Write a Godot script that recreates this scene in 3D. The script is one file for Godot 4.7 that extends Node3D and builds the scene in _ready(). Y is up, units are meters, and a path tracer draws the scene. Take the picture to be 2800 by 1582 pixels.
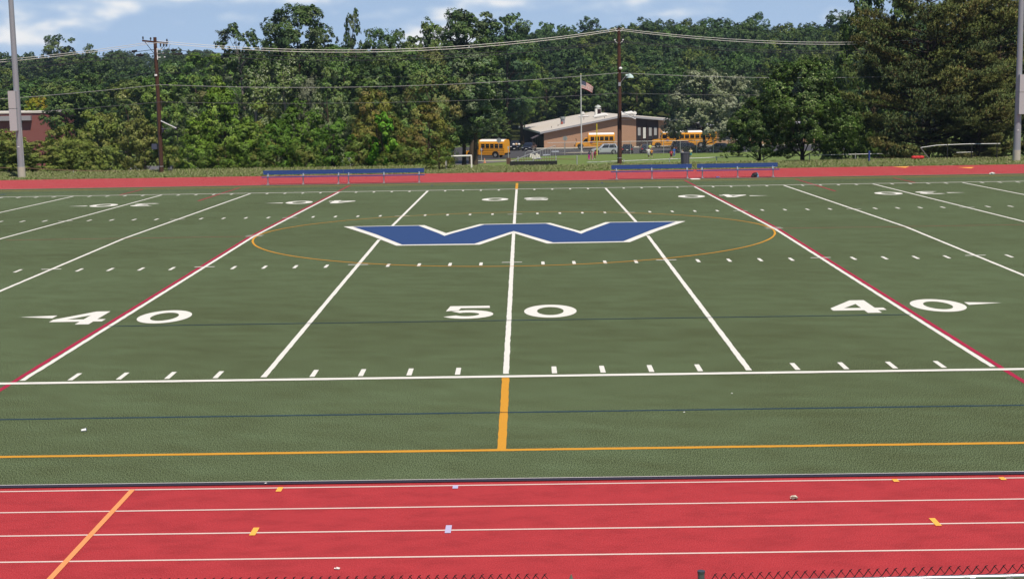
extends Node3D

# ---------------------------------------------------------------- small mesh builder
class Geo:
	var v := PackedVector3Array()
	var n := PackedVector3Array()
	var c := PackedColorArray()
	var col := Color(1, 1, 1)
	func tri_n(a: Vector3, b: Vector3, d: Vector3, na: Vector3, nb: Vector3, nd: Vector3) -> void:
		v.append(a); v.append(d); v.append(b)
		n.append(na); n.append(nd); n.append(nb)
		c.append(col); c.append(col); c.append(col)
	func tri(a: Vector3, b: Vector3, d: Vector3) -> void:
		var m := (b - a).cross(d - a).normalized()
		tri_n(a, b, d, m, m, m)
	func quad(a: Vector3, b: Vector3, d: Vector3, e: Vector3) -> void:
		tri(a, b, d)
		tri(a, d, e)
	func box(at: Vector3, s: Vector3, turn := Basis()) -> void:
		var h := s / 2.0
		var p := []
		for k in 8:
			p.append(at + turn * Vector3(h.x if k & 1 else -h.x, h.y if k & 2 else -h.y, h.z if k & 4 else -h.z))
		quad(p[4], p[5], p[7], p[6]); quad(p[1], p[0], p[2], p[3]); quad(p[5], p[1], p[3], p[7])
		quad(p[0], p[4], p[6], p[2]); quad(p[6], p[7], p[3], p[2]); quad(p[0], p[1], p[5], p[4])
	func bar(a: Vector3, b: Vector3, w: float, t: float) -> void:
		var d := (b - a)
		var y := d.normalized()
		var x := y.cross(Vector3(0, 0, 1))
		if x.length() < 0.01:
			x = y.cross(Vector3(1, 0, 0))
		x = x.normalized()
		box((a + b) / 2.0, Vector3(w, d.length(), t), Basis(x, y, x.cross(y)))
	func tube(path: Array, radii: Array, sides := 8, caps := true) -> void:
		var rings := []
		var norms := []
		var ref := Vector3(0.13, 0.21, 0.97)
		for i in path.size():
			var d: Vector3 = (path[mini(i + 1, path.size() - 1)] - path[maxi(i - 1, 0)]).normalized()
			var x := d.cross(ref).normalized()
			if x.length() < 0.5:
				x = d.cross(Vector3(1, 0, 0)).normalized()
			var z := d.cross(x)
			var ring := []
			var nr := []
			for k in sides:
				var a := TAU * k / sides
				var o := x * cos(a) + z * sin(a)
				nr.append(o)
				ring.append(path[i] + o * radii[i])
			rings.append(ring); norms.append(nr)
		for i in path.size() - 1:
			for k in sides:
				var j := (k + 1) % sides
				tri_n(rings[i][k], rings[i][j], rings[i + 1][j], norms[i][k], norms[i][j], norms[i][j])
				tri_n(rings[i][k], rings[i + 1][j], rings[i + 1][k], norms[i][k], norms[i][j], norms[i][k])
		if caps:
			var e: int = path.size() - 1
			for k in range(1, sides - 1):
				tri(rings[0][0], rings[0][k + 1], rings[0][k])
				tri(rings[e][0], rings[e][k], rings[e][k + 1])
	func cyl(a: Vector3, b: Vector3, r: float, sides := 10, r2 := -1.0) -> void:
		tube([a, b], [r, r if r2 < 0.0 else r2], sides)
	func prism(poly: Array, to3: Callable, d0: float, d1: float) -> void:   # poly CCW seen from the d1 end
		var m: int = poly.size()
		for i in m:
			var a: Vector2 = poly[i]
			var b: Vector2 = poly[(i + 1) % m]
			quad(to3.call(a, d0), to3.call(b, d0), to3.call(b, d1), to3.call(a, d1))
		var pk := PackedVector2Array(poly)
		var idx := Geometry2D.triangulate_polygon(pk)
		for t in range(0, idx.size(), 3):
			var p: Array = [poly[idx[t]], poly[idx[t + 1]], poly[idx[t + 2]]]
			if (p[1] - p[0]).cross(p[2] - p[0]) < 0.0:
				p = [p[0], p[2], p[1]]
			tri(to3.call(p[0], d1), to3.call(p[1], d1), to3.call(p[2], d1))
			tri(to3.call(p[0], d0), to3.call(p[2], d0), to3.call(p[1], d0))
	func ball(at: Vector3, r: Vector3, rows := 6, cols := 10) -> void:
		for i in rows:
			for k in cols:
				var q := []
				for o in [[0, 0], [0, 1], [1, 1], [1, 0]]:
					var la: float = PI * (i + o[0]) / rows
					var lo: float = TAU * (k + o[1]) / cols
					q.append(Vector3(sin(la) * cos(lo), cos(la), sin(la) * sin(lo)))
				var w := []
				for u in q:
					w.append(at + u * r)
				if i < rows - 1:
					tri_n(w[0], w[2], w[3], q[0], q[2], q[3])
				if i > 0:
					tri_n(w[0], w[1], w[2], q[0], q[1], q[2])
	func frustum(x0: float, x1: float, h0: float, y0: float, t0: float, t1: float, h1: float, y1: float) -> void:
		var p := [Vector3(x0, y0, h0), Vector3(x1, y0, h0), Vector3(x1, y0, -h0), Vector3(x0, y0, -h0), Vector3(t0, y1, h1), Vector3(t1, y1, h1), Vector3(t1, y1, -h1), Vector3(t0, y1, -h1)]
		for k in 4:
			var j := (k + 1) % 4
			quad(p[k], p[j], p[j + 4], p[k + 4])
		quad(p[4], p[5], p[6], p[7]); quad(p[3], p[2], p[1], p[0])
	func mesh() -> ArrayMesh:
		var a := []
		a.resize(Mesh.ARRAY_MAX)
		a[Mesh.ARRAY_VERTEX] = v
		a[Mesh.ARRAY_NORMAL] = n
		a[Mesh.ARRAY_COLOR] = c
		var m := ArrayMesh.new()
		if v.size() > 0:
			m.add_surface_from_arrays(Mesh.PRIMITIVE_TRIANGLES, a)
		return m

var used := {}
var mats := {}
var rng := RandomNumberGenerator.new()
var wob := FastNoiseLite.new()
var grain: Texture2D
var grain_n: Texture2D

const CROWN := 0.224
const EDGE := 31.42
const FLAT := -0.066

func numbered(s: String) -> String:
	if not used.has(s):
		used[s] = 0
		return s
	used[s] += 1
	return "%s_%03d" % [s, used[s]]

func tag(o: Node, label := "", category := "", group := "", kind := "") -> Node:
	if label: o.set_meta("label", label)
	if category: o.set_meta("category", category)
	if group: o.set_meta("group", group)
	if kind: o.set_meta("kind", kind)
	return o

func thing(called: String, label: String, category: String, at := Vector3.ZERO, turn := 0.0, group := "") -> Node3D:
	var o := Node3D.new()
	o.name = numbered(called)
	add_child(o)
	o.position = at
	o.rotation.y = turn
	tag(o, label, category, group)
	return o

func put(called: String, m: Mesh, mt: Material, parent: Node = self) -> MeshInstance3D:
	var o := MeshInstance3D.new()
	if parent == self:
		o.name = numbered(called)
	else:
		var nm := called
		var k := 0
		while parent.has_node(NodePath(nm)):
			k += 1
			nm = "%s_%03d" % [called, k]
		o.name = nm
	o.mesh = m
	o.material_override = mt
	parent.add_child(o, true)
	return o

func obj(called: String, g: Geo, mt: Material, parent: Node = self) -> MeshInstance3D:
	return put(called, g.mesh(), mt, parent)

func struct(called: String, g: Geo, mt: Material) -> MeshInstance3D:
	var o := obj(called, g, mt)
	o.set_meta("kind", "structure")
	return o

func copy(o: Node3D, at: Vector3, turn: float, label := "", group := "") -> Node3D:
	var r: Node3D = o.duplicate()
	r.name = numbered(String(o.name).rstrip("0123456789").rstrip("_"))
	add_child(r)
	r.position = at
	r.rotation.y = turn
	if label: r.set_meta("label", label)
	if group: r.set_meta("group", group)
	return r

# a plain material; r, g, b are real-world linear base colours
func mat(r: float, g: float, b: float, rough := 0.8, metal := 0.0, spec := 0.4, tex := 0.0) -> StandardMaterial3D:
	var key := "%f %f %f %f %f %f %f" % [r, g, b, rough, metal, spec, tex]
	if mats.has(key):
		return mats[key]
	var m := StandardMaterial3D.new()
	m.albedo_color = Color(r, g, b).linear_to_srgb()
	m.roughness = rough
	m.metallic = metal
	m.metallic_specular = spec
	if tex > 0.0:
		m.albedo_texture = grain
		m.uv1_triplanar = true
		m.uv1_world_triplanar = true
		m.uv1_scale = Vector3.ONE * tex
	mats[key] = m
	return m

func vmat(rough := 0.8, spec := 0.3, back := 0.0, tint := Color(1, 1, 1)) -> StandardMaterial3D:
	var key := "v %f %f %f %s" % [rough, spec, back, tint]
	if mats.has(key):
		return mats[key]
	var m := StandardMaterial3D.new()
	m.vertex_color_use_as_albedo = true
	m.albedo_color = tint.linear_to_srgb()
	m.roughness = rough
	m.metallic_specular = spec
	if back > 0.0:
		m.backlight_enabled = true
		m.backlight = Color(back, back, back * 0.5)
		m.cull_mode = BaseMaterial3D.CULL_DISABLED
	mats[key] = m
	return m

func noise_tex(size: int, freq: float, oct: int, cols: Array, offs: Array, sd: int, kind := FastNoiseLite.TYPE_SIMPLEX_SMOOTH) -> NoiseTexture2D:
	var f := FastNoiseLite.new()
	f.noise_type = kind
	f.seed = sd
	f.frequency = freq
	f.fractal_octaves = oct
	f.fractal_gain = 0.62
	var t := NoiseTexture2D.new()
	t.width = size
	t.height = size
	t.seamless = true
	t.noise = f
	var gr := Gradient.new()
	gr.offsets = PackedFloat32Array(offs)
	gr.colors = PackedColorArray(cols)
	t.color_ramp = gr
	return t

func noise_normal(size: int, freq: float, oct: int, strength: float, sd: int) -> NoiseTexture2D:
	var t := noise_tex(size, freq, oct, [Color.BLACK, Color.WHITE], [0.0, 1.0], sd)
	t.color_ramp = null
	t.as_normal_map = true
	t.bump_strength = strength
	return t

func textured(tex: Texture2D, scale: float, rough: float, spec: float, nrm: Texture2D = null, ns := 1.0, vcol := false) -> StandardMaterial3D:
	var m := StandardMaterial3D.new()
	m.albedo_texture = tex
	m.uv1_triplanar = true
	m.uv1_world_triplanar = true
	m.uv1_scale = Vector3.ONE * scale
	m.roughness = rough
	m.metallic_specular = spec
	m.vertex_color_use_as_albedo = vcol
	if nrm:
		m.normal_enabled = true
		m.normal_texture = nrm
		m.normal_scale = ns
	return m

func smooth(a: float, b: float, t: float) -> float:
	t = clampf((t - a) / (b - a), 0.0, 1.0)
	return t * t * (3.0 - 2.0 * t)

# the land: the field's plateau, the bank behind it, the low school grounds, the wooded hill
func ground_y(x: float, z: float) -> float:
	if z > -48.0:
		return -0.1
	if z > -62.0:
		return -0.1 - 4.9 * smooth(-48.0, -62.0, z)
	var y := -5.0 - 0.012 * (minf(-z, 222.0) - 62.0)
	y += (9.0 + 7.0 * smooth(-60.0, 40.0, x)) * smooth(290.0, 430.0, -z) + 10.0 * smooth(430.0, 900.0, -z)
	return y

func on_ground(x: float, z: float, up := 0.0) -> Vector3:
	return Vector3(x, ground_y(x, z) + up, z)

func turf_y(x: float, z: float) -> float:   # the crown along the middle of the field runs out towards the ends
	var full := CROWN * (1.0 - absf(z) / 24.384)
	var xe := 47.0 + sqrt(maxf(EDGE * EDGE - z * z, 0.0))
	return FLAT + (full - FLAT) * clampf((xe - absf(x)) / 14.0, 0.0, 1.0)

func build_sky() -> Sky:
	var w := 4096
	var h := 2048
	var n1 := FastNoiseLite.new()
	n1.seed = 11
	n1.frequency = 1.0
	n1.fractal_octaves = 5
	n1.fractal_gain = 0.55
	var n2 := FastNoiseLite.new()
	n2.seed = 5
	n2.frequency = 1.0
	n2.fractal_octaves = 3
	var data := PackedByteArray()
	data.resize(w * h * 3)
	var cosu := PackedFloat32Array()
	var sinu := PackedFloat32Array()
	for x in w:
		var a := TAU * (x + 0.5) / w
		cosu.append(cos(a)); sinu.append(sin(a))
	var top := Vector3(0.035, 0.10, 0.28)
	var low := Vector3(0.445, 0.605, 0.83)
	for y in h:
		var el := PI * (0.5 - (y + 0.5) / h)
		var s := sin(el)
		var ce := cos(el)
		var base: Vector3
		if s >= 0.0:
			base = low.lerp(top, 1.0 - pow(1.0 - s, 2.6))
		else:
			base = Vector3(0.16, 0.17, 0.14).lerp(low * 0.8, exp(s * 9.0))
		var step := 1 if (s > -0.01 and s < 0.45) else 8
		var cloudy := s > -0.01
		var x := 0
		while x < w:
			var c := base
			if cloudy:
				var px := cosu[x] * ce
				var pz := sinu[x] * ce
				var k := 1.0 / (s + 0.22)
				var m := n2.get_noise_3d(px * 3.2, s * 9.0, pz * 3.2)
				var d := n1.get_noise_3d(px * 5.5 * (1.0 + 0.25 * k), s * 34.0, pz * 5.5 * (1.0 + 0.25 * k)) + m * 0.55
				var t := smooth(-0.05, 0.42, d)
				var thick := smooth(0.22, 0.55, d)
				c = c.lerp(Vector3(0.66, 0.76, 0.88), t * 0.6 * (1.0 - 0.7 * smooth(0.15, 0.5, s)))
				c = c.lerp(Vector3(1.0, 0.98, 0.95), thick * 0.78 * (1.0 - 0.8 * smooth(0.15, 0.5, s)))
			var col := Color(c.x, c.y, c.z).linear_to_srgb()
			var r8 := int(clampf(col.r, 0, 1) * 255.0 + 0.5)
			var g8 := int(clampf(col.g, 0, 1) * 255.0 + 0.5)
			var b8 := int(clampf(col.b, 0, 1) * 255.0 + 0.5)
			for q in mini(step, w - x):
				var at := (y * w + x + q) * 3
				data[at] = r8; data[at + 1] = g8; data[at + 2] = b8
			x += step
	var im := Image.create_from_data(w, h, false, Image.FORMAT_RGB8, data)
	var pm := PanoramaSkyMaterial.new()
	pm.panorama = ImageTexture.create_from_image(im)
	var sky := Sky.new()
	sky.sky_material = pm
	return sky

func light_and_camera() -> void:
	var cam := Camera3D.new()
	cam.name = "camera"
	cam.position = Vector3(0.397, 5.412, 51.434)
	cam.rotation = Vector3(-0.13909, 0.00946, -0.01615)
	cam.fov = 22.226
	cam.near = 0.05
	cam.far = 4000.0
	add_child(cam)
	cam.current = true
	var env := Environment.new()
	env.background_mode = Environment.BG_SKY
	env.sky = build_sky()
	env.background_energy_multiplier = 1.0
	env.tonemap_mode = Environment.TONE_MAPPER_LINEAR
	env.tonemap_exposure = 1.0
	env.fog_enabled = true
	env.fog_light_color = Color(0.72, 0.82, 0.95)
	env.fog_density = 0.00011
	env.sdfgi_enabled = true
	env.ssao_enabled = true
	env.ssil_enabled = true
	var we := WorldEnvironment.new()
	we.name = "world_environment"
	we.environment = env
	add_child(we)
	var sun := DirectionalLight3D.new()
	sun.name = "sun"
	sun.light_energy = 1.6
	sun.light_color = Color(1.0, 0.955, 0.88)
	sun.light_angular_distance = 0.5
	sun.shadow_enabled = true
	add_child(sun)
	sun.look_at_from_position(Vector3(0.24, 1.0, 0.5) * 100.0, Vector3.ZERO)

# ---------------------------------------------------------------- land, field, track
func land() -> void:
	var xs := []
	for k in range(-12, 13):
		xs.append(k * 8.0)
	for k in [130.0, 180.0, 250.0, 350.0, 500.0, 800.0, 1500.0]:
		xs.append(k); xs.push_front(-k)
	var zs := [400.0, 120.0, 60.0, 0.0, -41.0]
	var z := -48.0
	while z >= -62.0:
		zs.append(z); z -= 1.0
	for k in [90, 120, 150, 180, 200, 222, 250, 266, 290]:
		zs.append(-float(k))
	z = -300.0
	while z >= -900.0:
		zs.append(z); z -= 20.0
	zs.append(-1300.0); zs.append(-2500.0)
	var g := Geo.new()
	var f := FastNoiseLite.new()
	f.seed = 3; f.frequency = 0.035; f.fractal_octaves = 3
	for i in zs.size() - 1:
		for j in xs.size() - 1:
			var p := [Vector3(xs[j], 0, zs[i]), Vector3(xs[j + 1], 0, zs[i]), Vector3(xs[j + 1], 0, zs[i + 1]), Vector3(xs[j], 0, zs[i + 1])]
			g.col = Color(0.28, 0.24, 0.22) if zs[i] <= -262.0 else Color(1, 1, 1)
			for k in 4:
				p[k].y = ground_y(p[k].x, p[k].z) - 0.004
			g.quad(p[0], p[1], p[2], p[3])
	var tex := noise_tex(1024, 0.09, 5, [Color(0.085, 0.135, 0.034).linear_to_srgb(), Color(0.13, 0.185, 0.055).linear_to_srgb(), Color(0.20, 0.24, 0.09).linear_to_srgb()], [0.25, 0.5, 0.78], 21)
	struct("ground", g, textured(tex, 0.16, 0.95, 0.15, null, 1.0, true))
	# low school grounds: asphalt drive and parking, concrete walk
	var asphalt := textured(noise_tex(512, 0.2, 4, [Color(0.05, 0.05, 0.056).linear_to_srgb(), Color(0.085, 0.085, 0.092).linear_to_srgb()], [0.3, 0.7], 8), 0.3, 0.9, 0.25)
	g = Geo.new()
	low_sheet(g, [Vector2(-22, -186), Vector2(-10.5, -176), Vector2(-3.2, -181), Vector2(0, -187), Vector2(4.2, -192), Vector2(10.5, -195), Vector2(22, -195.5), Vector2(60, -197), Vector2(60, -226), Vector2(-2, -226.5), Vector2(-2.5, -240), Vector2(-12, -240), Vector2(-22, -215)], 0.03)
	struct("school_drive", g, asphalt)
	g = Geo.new()
	low_sheet(g, [Vector2(-26, -160), Vector2(-8, -163), Vector2(-1.5, -172), Vector2(-10.6, -175.5), Vector2(-26, -184)], 0.035)
	struct("road", g, textured(noise_tex(512, 0.2, 4, [Color(0.13, 0.12, 0.125).linear_to_srgb(), Color(0.18, 0.165, 0.17).linear_to_srgb()], [0.3, 0.7], 9), 0.3, 0.9, 0.25))
	g = Geo.new()
	low_sheet(g, [Vector2(-70, -75), Vector2(-14, -75), Vector2(-16, -150), Vector2(-40, -176), Vector2(-70, -176)], 0.03)
	struct("parking_lot", g, textured(noise_tex(512, 0.2, 4, [Color(0.10, 0.10, 0.115).linear_to_srgb(), Color(0.15, 0.15, 0.165).linear_to_srgb()], [0.3, 0.7], 19), 0.3, 0.9, 0.25))
	g = Geo.new()
	g.box(Vector3(30, -6.92 + 0.07, -226.0), Vector3(56, 0.22, 2.3))
	struct("concrete_walk", g, mat(0.52, 0.50, 0.44, 0.9, 0.0, 0.3, 0.5))
	g = Geo.new()
	low_sheet(g, [Vector2(6.3, -199.8), Vector2(13.4, -198.6), Vector2(13.2, -204.5), Vector2(8.6, -204.8)], 0.13)
	struct("kerb_island", g, mat(0.3, 0.27, 0.22, 0.95, 0.0, 0.2, 0.4))
	g = Geo.new()
	g.box(Vector3(-5.6, -6.33, -175.2), Vector3(9.5, 0.16, 0.3), Basis(Vector3.UP, 0.05))
	struct("kerb", g, mat(0.5, 0.47, 0.42))

func low_sheet(g: Geo, poly: Array, up: float) -> void:
	var pk := PackedVector2Array(poly)
	# cut into bands in z so that the sheet follows the slope
	var cuts := [-62.0, -90.0, -120.0, -150.0, -180.0, -200.0, -222.0, -250.0]
	for i in cuts.size() - 1:
		var band := PackedVector2Array([Vector2(-500, cuts[i]), Vector2(500, cuts[i]), Vector2(500, cuts[i + 1]), Vector2(-500, cuts[i + 1])])
		for piece in Geometry2D.intersect_polygons(pk, band):
			var idx := Geometry2D.triangulate_polygon(piece)
			for t in range(0, idx.size(), 3):
				var a := on_ground(piece[idx[t]].x, piece[idx[t]].y, up)
				var b := on_ground(piece[idx[t + 1]].x, piece[idx[t + 1]].y, up)
				var c := on_ground(piece[idx[t + 2]].x, piece[idx[t + 2]].y, up)
				if (b - a).cross(c - a).y < 0.0:
					g.tri(a, c, b)
				else:
					g.tri(a, b, c)

func oval(off: float, n := 40) -> Array:   # the line «off» metres outside the turf's edge, round the whole track
	var r := EDGE + off
	var o := []
	for k in n + 1:
		var a := -PI / 2.0 + PI * k / n
		o.append(Vector2(47.0 + r * cos(a), -r * sin(a)))
	for k in n + 1:
		var a := PI / 2.0 + PI * k / n
		o.append(Vector2(-47.0 + r * cos(a), -r * sin(a)))
	var out := []
	for k in o.size():   # straights cut into short pieces
		var a: Vector2 = o[k]
		var b: Vector2 = o[(k + 1) % o.size()]
		var m := maxi(1, int((b - a).length() / 4.0))
		for q in m:
			out.append(a.lerp(b, float(q) / m))
	return out

func ring(a: float, b: float, y: float) -> Geo:
	var g := Geo.new()
	var p := oval(a)
	var q := oval(b)
	if p.size() != q.size():
		q = []
		for k in p.size():
			var d: Vector2 = (p[(k + 1) % p.size()] - p[(k - 1 + p.size()) % p.size()]).normalized()
			q.append(p[k] + Vector2(-d.y, d.x) * (b - a))
		if q[0].length() < p[0].length():
			for k in p.size():
				q[k] = p[k] * 2.0 - q[k]
	for k in p.size():
		var j := (k + 1) % p.size()
		var a3 := Vector3(p[k].x, y, p[k].y)
		var b3 := Vector3(q[k].x, y, q[k].y)
		var c3 := Vector3(q[j].x, y, q[j].y)
		var d3 := Vector3(p[j].x, y, p[j].y)
		if (b3 - a3).cross(c3 - a3).y > 0.0:
			g.quad(a3, b3, c3, d3)
		else:
			g.quad(a3, d3, c3, b3)
	return g

# a painted strip along a polyline on the turf; its edges waver like paint on pile
func paint(g: Geo, a: Vector2, b: Vector2, w: float, up: float, wander := 0.022, step := 0.11) -> void:
	var d := b - a
	var l := d.length()
	var t := d / l
	var s := Vector2(-t.y, t.x)
	var m := maxi(1, int(ceil(l / step)))
	var last := []
	var stops := []
	for k in m + 1:
		stops.append(float(k) / m)
	if a.y * b.y < 0.0:
		stops.append(a.y / (a.y - b.y))
		stops.sort()
	for f in stops:
		var p: Vector2 = a + d * f
		var e1 := w / 2.0 + wob.get_noise_2d(p.x * 5.0 + 31.0, p.y * 5.0) * wander
		var e2 := w / 2.0 + wob.get_noise_2d(p.x * 5.0 - 77.0, p.y * 5.0) * wander
		var l3: Vector2 = p + s * e1
		var r3: Vector2 = p - s * e2
		var now := [Vector3(l3.x, turf_y(l3.x, l3.y) + up, l3.y), Vector3(r3.x, turf_y(r3.x, r3.y) + up, r3.y)]
		if last.size():
			var q := [last[0], last[1], now[1], now[0]]
			if (q[1] - q[0]).cross(q[2] - q[0]).y > 0.0:
				g.quad(q[0], q[1], q[2], q[3])
			else:
				g.quad(q[0], q[3], q[2], q[1])
		last = now

func flat_poly(g: Geo, poly: Array, up: float, holes: Array = []) -> void:   # a filled shape laid on the turf, cut at the ridge
	for half in 2:
		var band := PackedVector2Array([Vector2(-80, 0), Vector2(80, 0), Vector2(80, 40), Vector2(-80, 40)]) if half else PackedVector2Array([Vector2(-80, -40), Vector2(80, -40), Vector2(80, 0), Vector2(-80, 0)])
		for piece in Geometry2D.intersect_polygons(PackedVector2Array(poly), band):
			var idx := Geometry2D.triangulate_polygon(piece)
			for t in range(0, idx.size(), 3):
				var q := []
				for k in 3:
					var p: Vector2 = piece[idx[t + k]]
					q.append(Vector3(p.x, turf_y(p.x, p.y) + up, p.y))
				if (q[1] - q[0]).cross(q[2] - q[0]).y < 0.0:
					q = [q[0], q[2], q[1]]
				g.tri(q[0], q[1], q[2])

func ring_shape(g: Geo, at: Vector2, r_out: Vector2, r_in: Vector2, up: float, n := 40) -> void:
	for k in n:
		var a := TAU * k / n
		var b := TAU * (k + 1) / n
		flat_poly(g, [at + Vector2(cos(a), sin(a)) * r_out, at + Vector2(cos(b), sin(b)) * r_out, at + Vector2(cos(b), sin(b)) * r_in, at + Vector2(cos(a), sin(a)) * r_in], up)

# block digits, 1.22 m wide and 1.84 m tall, drawn with x right and y down from their middle
func digit(g: Geo, ch: String, at: Vector2, flip: bool, up: float) -> void:
	var shapes := []
	if ch == "0":
		var n := 36
		for k in n:
			var a := TAU * k / n
			var b := TAU * (k + 1) / n
			shapes.append([Vector2(cos(a) * 0.62, sin(a) * 0.93), Vector2(cos(b) * 0.62, sin(b) * 0.93), Vector2(cos(b) * 0.315, sin(b) * 0.585), Vector2(cos(a) * 0.315, sin(a) * 0.585)])
	elif ch == "5":
		shapes.append([Vector2(-0.45, -0.92), Vector2(0.5, -0.92), Vector2(0.52, -0.6), Vector2(-0.18, -0.6), Vector2(-0.22, -0.3), Vector2(-0.52, -0.16)])
		var n := 16
		for k in n:
			var a := lerpf(-2.25, 2.62, float(k) / n)
			var b := lerpf(-2.25, 2.62, float(k + 1) / n)
			shapes.append([Vector2(cos(a) * 0.62, 0.31 + sin(a) * 0.6), Vector2(cos(b) * 0.62, 0.31 + sin(b) * 0.6), Vector2(cos(b) * 0.29, 0.31 + sin(b) * 0.27), Vector2(cos(a) * 0.29, 0.31 + sin(a) * 0.27)])
	elif ch == "4":
		shapes.append([Vector2(0.08, -0.92), Vector2(0.42, -0.92), Vector2(0.42, -0.4), Vector2(0.12, -0.4)])
		shapes.append([Vector2(0.08, -0.92), Vector2(0.12, -0.4), Vector2(-0.3, 0.22), Vector2(-0.62, 0.22)])
		shapes.append([Vector2(-0.62, 0.22), Vector2(0.62, 0.22), Vector2(0.62, 0.54), Vector2(-0.62, 0.54)])
		shapes.append([Vector2(0.1, -0.4), Vector2(0.42, -0.4), Vector2(0.42, 0.22), Vector2(0.1, 0.22)])
		shapes.append([Vector2(0.1, 0.54), Vector2(0.42, 0.54), Vector2(0.42, 0.92), Vector2(0.1, 0.92)])
	elif ch == "3":
		for o in [-0.42, 0.42]:
			var n := 14
			for k in n:
				var a := lerpf(-2.5 if o < 0 else -1.55, 1.55 if o < 0 else 2.5, float(k) / n)
				var b := lerpf(-2.5 if o < 0 else -1.55, 1.55 if o < 0 else 2.5, float(k + 1) / n)
				shapes.append([Vector2(cos(a) * 0.6, o + sin(a) * 0.5), Vector2(cos(b) * 0.6, o + sin(b) * 0.5), Vector2(cos(b) * 0.29, o + sin(b) * 0.2), Vector2(cos(a) * 0.29, o + sin(a) * 0.2)])
		shapes.append([Vector2(-0.12, -0.14), Vector2(0.05, -0.14), Vector2(0.05, 0.14), Vector2(-0.12, 0.14)])
	for s in shapes:
		var q := []
		for p in s:
			q.append(at + (-p if flip else p))
		flat_poly(g, q, up)

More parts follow.
